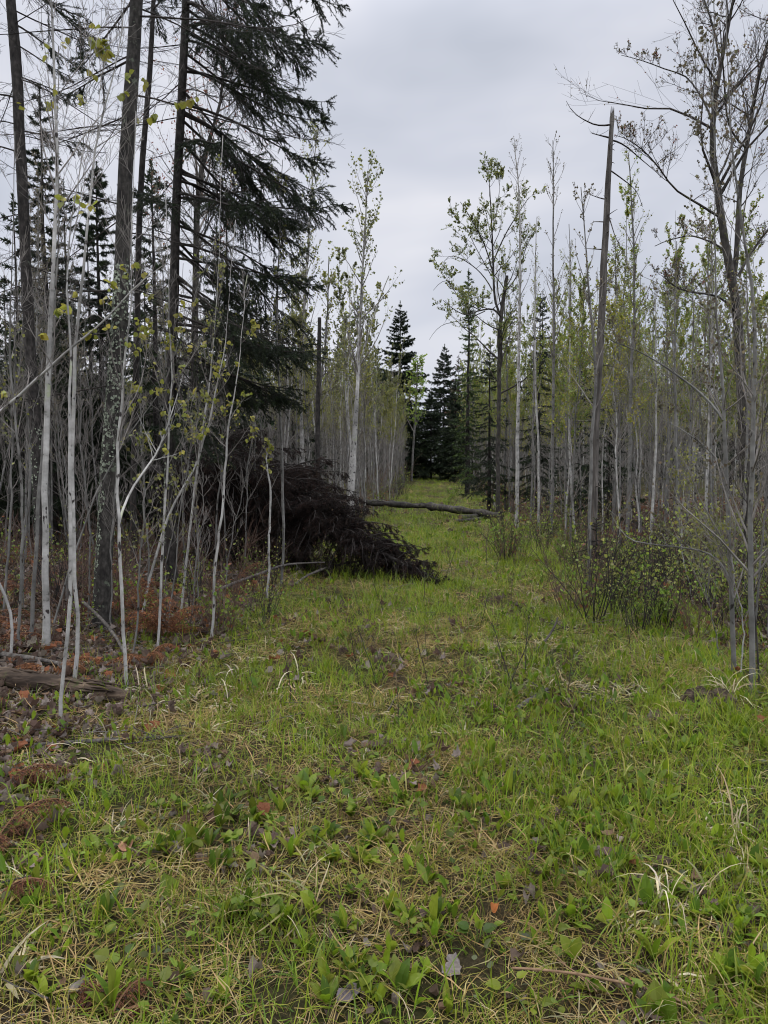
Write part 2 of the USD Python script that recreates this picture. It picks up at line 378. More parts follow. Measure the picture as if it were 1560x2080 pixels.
def stem_pts(path, wid, d=None, n=26, top=None, dtop=0.0, wob=0.012, rng=None, depths=None):
    """a stem through pixels of the photograph at its own distance, from its foot on the ground; top: metres of height it goes on to above the last pixel"""
    u, v = path[0]
    if d is None:
        d = G(u, v)[1]
    pts = []
    for i, (u, v) in enumerate(path):
        dd = d + dtop * i / max(1, len(path) - 1) if depths is None else depths[i]
        pts.append(P(u, v, dd))
    pts[0][2] = min(pts[0][2], float(gh(pts[0][0], pts[0][1]))) - 0.05
    pts = np.array(pts)
    rad = np.array([w * p[1] / F / 2 for w, p in zip(wid, pts)])
    if top is not None and top > pts[-1][2]:
        e = unit(pts[-1] - pts[-2])
        e = unit(e + 0.8 * UP)
        L = (top - pts[-1][2]) / e[2]
        pts = np.vstack([pts, pts[-1] + e * L * 0.5, pts[-1] + e * L])
        rad = np.r_[rad, rad[-1] * 0.55, 0.004]
    s = np.r_[0, np.cumsum(np.linalg.norm(np.diff(pts, axis=0), axis=1))]
    S = spline(pts, n)
    if rng is not None and wob:
        w = np.cumsum(rng.normal(size=(n, 3)) * [1, 1, 0], 0) * wob
        w -= np.linspace(0, 1, n)[:, None] * w[-1]
        S = S + w
    return S, np.interp(np.linspace(0, 1, n), s / s[-1], rad)

# ------------------------------------------------------------------ spruces
NEEDLE = (np.array([[-0.5, 0, 0], [0.5, 0, 0], [0, 1, 0]]), np.array([[0, 1, 2]]))
GREEN_NEEDLE = [(0.016, 0.027, 0.012), (0.021, 0.035, 0.013), (0.013, 0.022, 0.011), (0.028, 0.044, 0.014)]
BROWN_NEEDLE = [(0.026, 0.017, 0.014), (0.018, 0.013, 0.011), (0.038, 0.022, 0.017), (0.014, 0.011, 0.010)]
RUST_NEEDLE = [(0.11, 0.06, 0.035), (0.07, 0.05, 0.03), (0.04, 0.05, 0.022)]
def needles_on(rng, C, L, per_m, size, cols, mb, w=0.16, s0=0.0, spread=0.75):
    """needles all round the twigs C (n, k, 3) of lengths L"""
    cnt = np.maximum(2, (L * per_m).astype(int))
    b = np.repeat(np.arange(len(C)), cnt)
    n = len(b)
    if n == 0:
        return
    o, t = along(C, b, rng.uniform(s0, 1.0, n))
    Y = unit(t * rng.uniform(0.35, 0.9, (n, 1)) + spread * rand_dir(rng, n))
    X = unit(np.cross(Y, rand_dir(rng, n)))
    ln = size * rng.uniform(0.7, 1.2, n)
    tv = NEEDLE[0] * [w, 1, 1]
    tc = tint(rng, len(C), cols, 0.18)
    mb.stamp(tv, NEEDLE[1], o, X, Y, np.cross(X, Y), ln, tc[b])
def spruce_limbs(rng, base, az, el, L, k=9, sag=-0.5, tip=1.0, wob=0.1):
    d = np.stack([np.cos(az) * np.cos(el), np.sin(az) * np.cos(el), np.sin(el)], -1)
    n = len(base)
    C = np.zeros((n, k, 3))
    C[:, 0] = base
    for j in range(1, k):
        s = j / k
        d = unit(d + (sag * (1 - s) + tip * s * s) * UP / (k - 1) * 1.2 + wob * rng.normal(size=(n, 3)) / 3)
        C[:, j] = C[:, j - 1] + d * (L / (k - 1))[:, None]
    return C
def sprays(rng, C, L, per_m=14, frac=0.4, s0=0.12, droop=0.25, sub=3, minlen=0.06):
    """branchlets along both sides of limbs C and twigs on those"""
    cnt = np.maximum(3, (L * per_m).astype(int))
    b = np.repeat(np.arange(len(C)), cnt)
    n = len(b)
    s = s0 + (1 - s0) * rng.random(n) ** 0.85
    o, t = along(C, b, s)
    sd = unit(np.cross(t, UP)) * rng.choice([-1.0, 1.0], n)[:, None]
    d = t * 0.6 + sd * rng.uniform(0.35, 1.0, (n, 1)) - UP * droop * rng.uniform(0, 1.8, (n, 1)) + 0.18 * rng.normal(size=(n, 3))
    l = np.maximum(minlen, L[b] * frac * (1.08 - s) ** 0.6 * rng.uniform(0.45, 1.1, n))
    B = curves(rng, o, d, l, 5, -droop * 0.5, 0.12)
    if not sub:
        return B, l, s, b, None, None, None
    bb = np.repeat(np.arange(n), sub)
    s2 = rng.uniform(0.15, 0.9, len(bb))
    o2, t2 = along(B, bb, s2)
    d2 = t2 * 0.8 + 0.6 * rand_dir(rng, len(bb)) - 0.15 * UP
    l2 = np.maximum(minlen * 0.7, l[bb] * 0.42 * (1.1 - s2) * rng.uniform(0.6, 1.3, len(bb)))
    return B, l, s, b, curves(rng, o2, d2, l2, 3, 0, 0.08), l2, bb

def flare(C, R, a=0.7):
    L = np.linalg.norm(C[1] - C[0])
    f = np.array([0, 0.05, 0.12, 0.22, 0.4]) / L
    f = f[f < 0.9]
    x = C[0] + f[:, None] * (C[1] - C[0])
    h = np.linalg.norm(x - C[0], axis=1)
    return np.vstack([x, C[1:]]), np.r_[(R[0] + f * (R[1] - R[0])) * (1 + a * np.exp(-h / (1.6 * R[0] + 0.03))), R[1:]]
def tree_root(name, label, cat, C, group=None):
    base = C[0].copy()
    return thing(name, label, cat, base, group=group), base

def big_spruce(rng, label, C, R, bark, spec, dead, lichen=None):
    """spec: green limbs (height, azimuth, elevation, length, where the green begins); dead: bare limbs (height, azimuth, elevation, length)"""
    t, o = tree_root('spruce_tree', label, 'spruce tree', C)
    part(t, 'trunk', MB().tubes(*flare(C, R), 18, lump=0.14, rng=rng), bark, True, o)
    zt = lambda z: np.interp(z, C[:, 2], np.linspace(0, 1, len(C)))
    for kind, rows in (('green', spec), ('dead', dead)):
        rows = np.array(rows, float)
        if not len(rows):
            continue
        h, az, el, L = rows[:, :4].T
        s = zt(h)
        base, _ = along(C[None], np.zeros(len(h), int), s)
        r0 = np.minimum(np.interp(s, np.linspace(0, 1, len(C)), R) * 0.4, 0.005 + 0.0075 * L if kind == 'green' else 0.002 + 0.004 * L)
        LC = spruce_limbs(rng, base, np.radians(az), np.radians(el), L, sag=-0.55 if kind == 'green' else -0.35, tip=1.1, wob=0.14)
        if kind == 'green':
            g0 = rows[:, 4]
            B, l, sb, bi, W, l2, wi = sprays(rng, LC, L, 23, 0.46, 0.1, 0.36, 5)
            green = (sb > g0[bi] + 0.12 * rng.normal(size=len(sb)))
            near = (sb > g0[bi] * 0.5)
            leafy = np.zeros(len(L), bool)
            for q in range(len(L)):
                mb = MB().tubes(LC[q], taper(np.array([r0[q]]), np.array([0.003]), 9)[0], 5)
                mine = bi == q
                mb.tubes(B[mine], np.broadcast_to(taper(0.0036, 0.0014, 5), (mine.sum(), 5)), 3)
                wm = mine[wi]
                mb.tubes(W[wm], np.broadcast_to(taper(0.0018, 0.001, 3), (wm.sum(), 3)), 3)
                br = part(t, 'branch', mb, 'dark_twig', True, o)
                nd = MB()
                gm = mine & green
                gw = wm & green[wi]
                if gm.any():
                    needles_on(rng, B[gm], l[gm], 310, 0.025, GREEN_NEEDLE, nd, 0.3)
                    needles_on(rng, W[gw], l2[gw], 310, 0.024, GREEN_NEEDLE, nd, 0.3)
                    part(br, 'needles', nd, 'needle', False, o)
        else:
            for q in range(len(L)):
                B, RB, W, RW, _, _ = limbs(rng, LC[q], taper(np.array([r0[q]]), np.array([0.003]), 9)[0], int(6 + 9 * L[q]), 0.1, 0.32 * L[q], 8, 5, 0.98, -0.25, 0.5, minr=0.0013, wob=0.3, tlen=0.5)
                mb = MB().tubes(LC[q], taper(np.array([r0[q]]), np.array([0.0025]), 9)[0], 5)
                mb.tubes(B, RB, 3).tubes(W, RW, 3)
                part(t, 'branch', mb, 'dark_twig', True, o, label='bare dead branch')
    if lichen:
        z0, z1, n = lichen
        s = rng.uniform(zt(z0), zt(z1), n)
        q, tn = along(C[None], np.zeros(n, int), s)
        a = rng.uniform(0, 2 * np.pi, n)
        a = np.where(rng.random(n) < 0.6, rng.normal(np.pi, 0.9, n), a)
        nor = np.stack([np.cos(a), np.sin(a), 0 * a], -1)
        r = np.interp(s, np.linspace(0, 1, len(C)), R)
        ok = fbm2(a * r * 6 + 3, z0 + s * 40, 1.0, 3, 3) > 0.46
        q, nor, r, n = q[ok], nor[ok], r[ok], int(ok.sum())
        Y = unit(np.cross(nor, rand_dir(rng, n)) + 0.25 * nor)
        X = unit(np.cross(Y, nor))
        mb = MB().stamp(*OVATE, q + nor * (r * 1.01)[:, None] - 0.3 * Y * 0.015, X * 1.4, Y, np.cross(X, Y), rng.uniform(0.006, 0.026, n), tint(rng, n, [(0.3, 0.3, 0.3)], 0.3))
        part(t, 'lichen', mb, 'lichen_plate', False, o, kind='stuff')
    return t

def small_spruce(rng, H, Rb, nl, cols=GREEN_NEEDLE, base=0.08, per_m=12, size=0.06, dens=210, w=0.28, shape=0.9, el0=-12):
    """trunk, limbs and needles of a spruce seen from afar, at the origin: mesh builders (trunk, limbs, needles)"""
    C = np.zeros((8, 3))
    C[:, 2] = np.linspace(-0.1, H, 8)
    C[1:7, :2] += rng.normal(size=(6, 2)) * 0.012 * H / 6
    tr = MB().tubes(C, taper(0.011 * H + 0.01, 0.004, 8), 7)
    u = np.sort(rng.random(nl) ** 0.9)
    z = H * (base + (0.985 - base) * u)
    L = Rb * (1 - u) ** shape * rng.uniform(0.6, 1.12, nl) + 0.06 + 0.012 * H * (u < 0.97)
    az = np.arange(nl) * 2.4 + rng.normal(size=nl) * 0.3
    el = np.radians(el0 + 45 * u ** 2 + rng.normal(size=nl) * 6)
    bs = np.stack([np.interp(z, C[:, 2], C[:, 0]), np.interp(z, C[:, 2], C[:, 1]), z], -1)
    LC = spruce_limbs(rng, bs, az, el, L, 7, -0.35, 0.9, 0.1)
    B, l, s, b, W, l2, wi = sprays(rng, LC, L, per_m, 0.4, 0.08, 0.28, 0)
    lm = MB().tubes(LC, np.broadcast_to(taper(0.012, 0.004, 7), (nl, 7)), 3)
    nd = MB()
    needles_on(rng, B, l, dens, size, cols, nd, w)
    needles_on(rng, LC, L, dens, size, cols, nd, w, 0.15)
    top = np.array([[[0, 0, H - 0.5], [0, 0, H - 0.2], [0, 0, H + 0.05]]])
    needles_on(rng, top, np.array([0.5]), dens * 1.5, size * 0.8, cols, nd, w)
    return tr, lm, nd
def spruce_thing(name, label, cat, mbs, loc, group=None, sc=1.0, rz=0.0):
    t = thing(name, label, cat, loc, rz, sc, group)
    part(t, 'trunk', mbs[0], 'spruce_bark', True)
    part(t, 'limbs', mbs[1], 'dark_twig', True)
    part(t, 'needles', mbs[2], 'needle')
    return t

rng = np.random.default_rng(11)
# the three big spruces on the left
def fan(rng, n, z0, z1, az, spread, el, l0, l1, g=None, elj=9):
    z = np.linspace(z0, z1, n) + rng.normal(size=n) * (z1 - z0) / n * 0.4
    cols = [z, az + rng.uniform(-spread, spread, n), el + rng.normal(size=n) * elj, rng.uniform(0.75, 1.1, n) * np.interp(z, [z0, z1], [l0, l1])]
    if g is not None:
        cols.append(np.clip(g + rng.normal(size=n) * 0.08, 0.05, 0.9))
    return np.stack(cols, -1)
C, R = stem_pts([(203, 1275), (222, 950), (243, 640), (262, 330), (281, 0)], [34, 31, 30, 28, 24], n=30, top=14.0, rng=rng, wob=0.006)
big_spruce(rng, 'thick spruce trunk covered in pale lichen, thickest trunk of the left woods', C, R, 'lichen_bark',
           np.vstack([fan(rng, 16, 7.6, 13.6, 0, 180, -8, 2.2, 0.5, 0.2), fan(rng, 3, 6.2, 7.6, -20, 40, -12, 1.6, 1.8, 0.5), fan(rng, 3, 5.0, 7.0, 170, 30, -8, 0.9, 1.0, 0.55)]),
           np.vstack([fan(rng, 11, 2.6, 7.6, 0, 180, -6, 1.3, 1.6), fan(rng, 6, 3.2, 7.2, 180, 50, -3, 1.5, 1.7), fan(rng, 5, 3.6, 7.4, -10, 50, -14, 1.7, 2.0)]), (0.05, 3.4, 3600))
C, R = stem_pts([(349, 1215), (349, 1010), (352, 800), (364, 440), (371, 280), (382, 0)], [28, 23, 20, 17, 17, 15], d=9.6, n=30, top=13.5, rng=rng, wob=0.006)
big_spruce(rng, 'dark spruce trunk whose long drooping green boughs hang out over the trail', C, R, 'spruce_bark',
           np.vstack([fan(rng, 34, 2.7, 8.4, -8, 80, -17, 2.05, 2.05, 0.3, 15), fan(rng, 13, 4.6, 8.6, 20, 45, -6, 1.9, 1.95, 0.4), fan(rng, 16, 7.8, 13.2, 0, 180, -5, 1.75, 0.5, 0.2), fan(rng, 8, 2.4, 4.6, 5, 35, -14, 1.7, 1.9, 0.38)]),
           np.vstack([fan(rng, 11, 2.2, 7.5, 175, 70, -8, 1.1, 1.6), fan(rng, 9, 2.0, 6.8, 0, 60, -22, 1.6, 2.0)]), (0.1, 1.6, 700))
C, R = stem_pts([(88, 1250), (75, 900), (60, 660), (45, 330), (22, 0)], [27, 22, 21, 20, 19], d=8.6, n=30, top=13.0, rng=rng, wob=0.006)
big_spruce(rng, 'dark mossy spruce trunk leaning left at the left edge of the picture', C, R, 'spruce_bark',
           np.vstack([fan(rng, 14, 7.2, 12.6, 0, 180, -8, 1.8, 0.5, 0.25), fan(rng, 6, 5.4, 7.2, 20, 60, -10, 0.7, 0.9, 0.3), fan(rng, 4, 5.2, 7.2, 180, 50, -10, 0.9, 1.2, 0.4)]),
           np.vstack([fan(rng, 14, 2.4, 7.3, 0, 180, -4, 1.0, 1.4), fan(rng, 5, 3.0, 7.0, 0, 50, -20, 1.6, 1.8)]), (0.1, 2.0, 700))
C, R = stem_pts([(268, 1180), (275, 640), (290, 330), (303, 170), (313, 0)], [13, 12, 11, 10, 8], d=10.6, n=20, top=11.0, rng=rng, wob=0.008)
big_spruce(rng, 'thin dark spruce pole just behind the thickest trunk', C, R, 'spruce_bark',
           fan(rng, 10, 7.6, 10.8, 0, 180, -5, 1.1, 0.3, 0.2), fan(rng, 14, 3.0, 8.2, 0, 180, -5, 0.7, 0.9))
# ------------------------------------------------------------------ saplings placed one by one
def sapling(seed, name, cat, label, C, R, bark='birch_bark', nb=18, t0=0.3, L=0.8, ang=48, tw=8, leaf=2, size=0.035, cols=YOUNG, twig='twig', big=None, sep=True, fall=0.7, group=None,
            tlen=0.5, buds=False, extra=None, tip=0.97, sides=9, bend=0.4, plane=None, rk=0.5, wob=0.22):
    rng = np.random.default_rng(seed)
    nb = int(nb * 1.35)
    t, o = tree_root(name, label, cat, C, group)
    part(t, 'trunk', MB().tubes(*flare(C, R, 0.55), sides, lump=0.12, rng=rng), bark, True, o)
    B, RB, W, RW, b, L2 = limbs(rng, C, R, nb, t0, L, ang, tw, tip, bend, fall, tlen=tlen, plane=plane, rk=rk, wob=wob)
    if sep:
        for q in range(nb):
            m = b == q
            part(t, 'branch', MB().tubes(B[q], RB[q], 4).tubes(W[m], RW[m], 3), twig, True, o)
    else:
        part(t, 'branches', MB().tubes(B, RB, 4).tubes(W, RW, 3), twig, True, o)
    for pts, wid, dd, nn in (extra or []):
        lp = spline(np.array([P(u, v, dd + 0.12 * i) for i, (u, v) in enumerate(pts)]), 14)
        lr = np.interp(np.linspace(0, 1, 14), np.linspace(0, 1, len(wid)), np.array(wid) * 0.6 * dd / F / 2)
        b1, r1, w1, q1, _, _ = limbs(rng, lp, lr, nn, 0.25, 0.5, 35, 4, minr=0.0012)
        part(t, 'branch', MB().tubes(lp, lr, 7).tubes(b1, r1, 4).tubes(w1, q1, 3), bark, True, o)
        W, B = np.concatenate([W, w1]), np.concatenate([B, b1])
    Wl = np.concatenate([W, B[:, -4:]])
    if leaf:
        part(t, 'leaves', leaves_on(rng, Wl, leaf, size, cols, MB()), 'leaf', False, o, kind='stuff')
    if buds:
        part(t, 'buds', leaves_on(rng, Wl, 3, 0.028, BUD, MB(), hang=-0.6), 'dry', False, o, kind='stuff')
    if big:                                                    # few large leaves near the lens, each its own part
        n, sz, lo, hi = big
        ok = np.where((W[:, -1, 2] > lo) & (W[:, -1, 2] < hi))[0]
        pick = ok[rng.permutation(len(ok))[:max(1, n // 4)]]
        for wi in pick:
            for _ in range(int(rng.integers(3, 6))):
                at, _t = along(W[wi][None], np.array([0]), rng.uniform(0.6, 1.0, 1))
                Y = unit(rand_dir(rng, 1) + [0, 0, -0.55])
                X, Z = frame(Y, rng, 0.5)
                part(t, 'leaf', MB().stamp(*OVATE, at, X, Y, Z, sz * rng.uniform(0.65, 1.15), tint(rng, 1, YELLOW, 0.12)), 'leaf', False, o)
    return t
def S(path, wid, d=None, top=None, dtop=0.0, wob=0.006, seed=1, n=26, ws=0.52):
    return stem_pts(path, np.array(wid) * ws, d, n, top, dtop, wob, np.random.default_rng(seed))
B_ = 'birch_sapling', 'birch'
A_ = 'aspen_sapling', 'aspen'
# left foreground clump
sapling(21, *B_, 'tallest white birch of the left foreground, its stem reaching past the upper picture edge', *S([(92, 1322), (90, 1150), (93, 900), (104, 600), (112, 300), (104, 0)], [30, 25, 22, 16, 11, 7], top=8.6, seed=21), nb=26, t0=0.4, L=1.3, ang=50, leaf=0, big=(40, 0.055, 2.2, 6.0))
sapling(22, *B_, 'right one of the twin white birch stems that touch each other', *S([(152, 1388), (161, 1290), (148, 1100), (147, 950), (155, 800), (158, 690), (178, 480), (195, 300), (240, 60)], [17, 15, 15, 15, 14, 12, 9, 7, 4], top=6.6, seed=22), nb=20, t0=0.5, L=0.9, leaf=0, big=(60, 0.055, 1.8, 4.4))
sapling(23, *B_, 'left one of the twin white birch stems, foot in front of the rotten log', *S([(122, 1474), (128, 1390), (141, 1180), (142, 1000), (145, 880), (147, 760), (138, 620), (142, 470), (168, 300)], [15, 14, 15, 13, 11, 9, 7, 5, 3], top=5.0, seed=23), nb=16, t0=0.5, L=0.8, leaf=0, big=(50, 0.05, 1.6, 3.2))
sapling(24, *B_, 'pale birch with a forked side stem, right of the lichen covered trunk', *S([(256, 1405), (247, 1250), (239, 1060), (236, 930), (241, 820), (250, 690), (262, 560)], [14, 13, 12, 11, 9, 7, 4], top=3.9, seed=24), nb=16, t0=0.35, L=0.8, leaf=0, big=(150, 0.04, 1.4, 2.9), extra=[([(242, 1060), (262, 1005), (290, 960), (318, 920), (345, 850), (372, 760)], [9, 8, 7, 6, 4, 2], 5.5, 10)])
sapling(26, *B_, 'grey birch stem between the tallest birch and the left edge', *S([(66, 1302), (72, 1150), (84, 980), (100, 800), (112, 640), (118, 420)], [15, 15, 13, 11, 8, 4], top=5.0, seed=26), nb=14, t0=0.45, L=0.8, leaf=0, bark='aspen_bark')
sapling(27, *B_, 'bent birch stem curving out of the picture at the left edge', *S([(17, 1342), (22, 1240), (8, 1195), (-8, 1150), (-40, 1000), (-60, 800)], [11, 11, 11, 10, 8, 5], seed=27, top=3.5), nb=8, t0=0.6, L=0.6, leaf=0)
sapling(28, *B_, 'slim grey birch by the left edge with a bend at mid height', *S([(36, 1318), (46, 1180), (47, 1030), (33, 860), (22, 720), (28, 560)], [11, 11, 10, 9, 7, 4], seed=28, top=4.2), nb=12, t0=0.4, L=0.7, leaf=0, bark='aspen_bark')
sapling(29, *A_, 'pale slim stem leaning right over the biggest rust brown fern clump', *S([(428, 1305), (440, 1180), (452, 1020), (466, 870), (482, 780)], [11, 10, 9, 7, 4], seed=29, top=3.2), nb=10, t0=0.45, L=0.5, leaf=0, big=(100, 0.042, 1.5, 2.9))
sapling(30, *A_, 'pale slim stem with a tuft of yellow green leaves, in front of the fallen spruce', *S([(540, 1218), (545, 1130), (548, 1010), (542, 935), (548, 905)], [10, 9, 8, 6, 4], seed=30), nb=7, t0=0.6, L=0.35, leaf=0, big=(34, 0.055, 1.3, 2.3))
sapling(31, *A_, 'straight pale stem with a dark foot rising out of the fallen spruce', *S([(571, 1192), (577, 1060), (575, 930), (570, 800), (566, 640), (572, 470)], [10, 11, 11, 9, 7, 4], seed=31, top=5.4), nb=16, t0=0.35, L=0.6, leaf=2, cols=YOUNG, bark='aspen_bark')
sapling(32, *A_, 'slim stem leaning strongly right through the middle of the left thicket', *S([(283, 1262), (305, 1160), (335, 1060), (372, 985), (405, 910), (432, 800), (452, 700)], [10, 10, 9, 8, 7, 5, 3], seed=32, top=3.9), nb=12, t0=0.4, L=0.6, leaf=0, big=(120, 0.042, 1.5, 2.8))
sapling(33, *A_, 'slim upright stem behind the leaning one in the left thicket', *S([(366, 1252), (382, 1110), (396, 980), (410, 860), (425, 740), (438, 600)], [9, 9, 8, 7, 5, 3], seed=33, top=4.8), nb=14, t0=0.35, L=0.6, leaf=1, cols=YOUNG)
sapling(34, *A_, 'slim crooked stem in front of the dark spruce trunk with the drooping boughs', *S([(318, 1330), (328, 1180), (334, 1040), (342, 900), (352, 760), (345, 640)], [10, 10, 9, 7, 5, 3], seed=34, top=3.8), nb=13, t0=0.4, L=0.7, leaf=0, big=(120, 0.043, 1.5, 2.8))
sapling(35, *B_, 'long pale stem lying diagonally across the trunks at the left edge', *S([(-260, 1330), (-170, 985), (-60, 885), (60, 785), (140, 712), (215, 650), (268, 590), (330, 540)], [15, 13, 12, 10, 9, 7, 5, 3], d=5.0, seed=35, wob=0.004, n=30), nb=12, t0=0.4, L=0.55, ang=30, leaf=0, big=(34, 0.055, 1.9, 3.4), plane=0.4)
sapling(36, *B_, 'thin pale sapling rising to the right from the foot of the tallest birch', *S([(100, 1300), (120, 1230), (165, 1090), (200, 1000), (250, 900), (330, 790)], [9, 8, 7, 6, 5, 3], seed=36, d=6.9, top=3.6), nb=9, t0=0.4, L=0.6, leaf=0, bark='aspen_bark', big=(20, 0.05, 2, 3.4))
for i, (u, v, lean, h, w, lab) in enumerate([
        (276, 1335, 10, 470, 8, 'whip thin grey stem close beside the pale forked birch'), (300, 1240, -14, 560, 7, 'whip thin grey stem between the lichen trunk and the leaning stem'),
        (392, 1290, 20, 330, 6, 'short dead grey stem standing in the rust brown ferns'), (430, 1180, 45, 560, 7, 'thin grey stem leaning right, behind the rust brown ferns'),
        (462, 1160, -10, 420, 6, 'short thin grey stem in front of the dark brush'), (500, 1165, 25, 500, 6, 'thin grey stem standing inside the dark brush of the fallen spruce'),
        (522, 1150, -8, 330, 5, 'short forked grey stem in front of the fallen spruce'), (180, 1260, -20, 520, 8, 'thin brown stem left of the lichen covered trunk'),
        (130, 1235, 30, 620, 9, 'slim brown grey stem behind the twin white birches'), (8, 1260, 24, 600, 10, 'slim brown stem rising from the left edge'),
        (410, 1270, -50, 420, 5, 'thin whip leaning left across the left thicket, right of the leaning stem'), (455, 1215, 70, 380, 5, 'thin whip leaning far right in front of the dark brush'), (330, 1240, 80, 430, 5, 'thin whip crossing behind the crooked stem in the left thicket'),
        (210, 1210, 50, 420, 6, 'thin pale whip close in front of the lichen covered bark'), (490, 1130, -60, 400, 5, 'thin whip leaning left in front of the fallen spruce'), (375, 1200, -20, 560, 6, 'thin straight whip beside the dark spruce with the drooping boughs'),
        (150, 1275, -44, 480, 6, 'thin whip leaning left behind the twin birches'), (48, 1240, 40, 520, 6, 'thin whip between the two grey stems of the left edge'),
        (345, 1290, 60, 480, 6, 'thin stem leaning far right over the rust brown ferns'), (225, 1290, 30, 560, 6, 'thin grey stem in front of the lichen covered trunk')]):
    p = [(u + lean * s ** 1.4, v - h * s) for s in (0, 0.25, 0.5, 0.75, 1.0)]
    sapling(60 + i, *A_, lab, *S(p, [w, w * 0.9, w * 0.75, w * 0.55, w * 0.3], seed=60 + i, wob=0.010), bark='aspen_bark', nb=11, t0=0.3, L=0.55, leaf=0 if i % 3 else 1, cols=YOUNG, sep=False, sides=6)
# the taller trees along the left of the trail
sapling(41, 'aspen_tree', 'aspen', 'tallest leafy aspen left of the trail, alone against the sky', *S([(714, 1090), (722, 860), (733, 640), (742, 470), (748, 350)], [17, 15, 11, 7, 3], seed=41), bark='birch_bark', nb=34, t0=0.42, L=1.5, ang=55, tw=6, leaf=4, size=0.06, cols=GREYGREEN + YOUNG, fall=0.6)
sapling(42, 'aspen_tree', 'aspen', 'second thinner stem at the foot of the tallest leafy aspen', *S([(702, 1085), (716, 900), (728, 760), (760, 640), (790, 560)], [12, 11, 8, 6, 3], seed=42), bark='birch_bark', nb=16, t0=0.5, L=1.0, leaf=3, size=0.055, cols=YOUNG)
sapling(43, 'aspen_tree', 'aspen', 'leafy aspen whose crown stands behind the tips of the drooping spruce boughs', *S([(612, 1062), (613, 850), (620, 620), (632, 420), (645, 245)], [13, 12, 9, 6, 3], seed=43), bark='birch_bark', nb=34, t0=0.4, L=1.3, ang=58, tw=6, leaf=4, size=0.055, cols=GREYGREEN + YOUNG, fall=0.5)
sapling(44, 'aspen_tree', 'aspen', 'leafy aspen between the drooping spruce and the tallest aspen, crown half hidden', *S([(640, 1052), (645, 830), (662, 660), (668, 520)], [11, 10, 7, 3], seed=44, d=18.5), bark='aspen_bark', nb=30, t0=0.35, L=1.2, ang=55, tw=6, leaf=4, size=0.055, cols=YOUNG)
sapling(49, 'aspen_tree', 'aspen', 'fresh green leafy tree in front of the tall pointed spruce at the trail end', *S([(836, 985), (840, 900), (845, 820), (848, 735)], [9, 8, 6, 3], d=47, seed=49), bark='aspen_bark', nb=30, t0=0.3, L=2.2, tw=6, leaf=4, size=0.13, cols=FRESH, sep=False)
C, R = S([(646, 1040), (646, 860), (648, 730), (649, 645)], [13, 12, 11, 9], seed=45, d=16.5, wob=0.003, ws=0.8)
sapling(45, 'dead_snag', 'dead tree', 'short dark dead trunk, broken off, in the stand left of the trail', C, R, bark='spruce_bark', nb=18, t0=0.3, L=0.5, ang=5, leaf=0, twig='dark_twig', sep=False, fall=0.2)
C, R = S([(392, 1040), (396, 640), (400, 430), (408, 350), (425, 285), (446, 215), (460, 60)], [19, 17, 15, 13, 10, 7, 4], d=13.5, seed=46, top=9.8, ws=0.8)
sapling(46, 'maple_tree', 'maple', 'grey red maple forking behind the dark spruce, tiny red leaves', C, R, bark='maple_bark', nb=34, t0=0.45, L=2.2, ang=35, tw=9, leaf=3, size=0.04, cols=REDBUD, fall=0.45, tlen=0.5)

# ------------------------------------------------------------------ right side
C, R = S([(1204, 1150), (1206, 980), (1212, 800), (1222, 620), (1235, 400), (1243, 247)], [16, 15, 14, 14, 11, 8], d=10.6, seed=48, wob=0.003, n=34, ws=1.0)
R = R * 1.05
rng = np.random.default_rng(48)
t, o = tree_root('dead_snag', 'tall bare grey dead trunk, broken off square, right of the trail', 'dead tree', C)
part(t, 'trunk', MB().tubes(*flare(C, R, 0.6), 12, cap=True, lump=0.2, rng=rng), 'dead_wood', True, o)
mb = MB()
topd = C[-1]
for q in range(7):
    a = q * 0.9
    b0 = topd + 0.7 * R[-1] * np.array([math.cos(a), math.sin(a), -0.4])
    mb.tubes(np.array([b0, b0 + [0, 0, 0.05 + 0.09 * rng.random()], b0 + [0.004, 0, 0.10 + 0.12 * rng.random()]]), np.array([0.014, 0.010, 0.002]), 4)
part(t, 'splinters', mb, 'dead_wood', True, o)
def px_branch(pts, wid, d):
    p = np.array([P(u, v, d + dz) for u, v, dz in pts])
    S_ = spline(p, 9)
    return S_, np.interp(np.linspace(0, 1, 9), np.linspace(0, 1, len(wid)), np.array(wid) * d / F / 2)
for pts, wid in (([(1241, 253, 0), (1205, 252, -.2), (1180, 240, -.4), (1160, 222, -.5), (1150, 205, -.6)], [4, 3, 2.4, 1.6, 0.8]), ([(1240, 280, 0), (1215, 274, .1), (1202, 271, .2)], [4, 2.5, 1]),
                 ([(1232, 405, 0), (1218, 402, .1), (1200, 395, .3)], [3, 2, 1]), ([(1234, 430, 0), (1246, 470, -.2), (1262, 505, -.3)], [3, 2, 1]),
                 ([(1242, 285, 0), (1275, 300, .5), (1310, 330, .9), (1345, 360, 1.2)], [4, 3, 2, 1]), ([(1238, 345, 0), (1262, 362, .2), (1290, 385, .5), (1305, 420, .7)], [3, 2.5, 1.5, 1])):
    bc, brr = px_branch(pts, wid, 10.6)
    B, RB, W, RW, _, _ = limbs(rng, bc, brr, 5, 0.3, 0.22, 15, 2, minr=0.001)
    part(t, 'branch', MB().tubes(bc, brr, 5).tubes(B, RB, 3).tubes(W, RW, 3), 'dark_twig', True, o)
mb = MB()
zz = rng.uniform(1.0, 6.0, 26)
bs = np.stack([np.interp(zz, C[:, 2], C[:, i]) for i in range(3)], -1)
rr = np.interp(zz, C[:, 2], R)
a = rng.uniform(0, 6.28, 26)
dr = np.stack([np.cos(a), np.sin(a), 0.2 + 0 * a], -1)
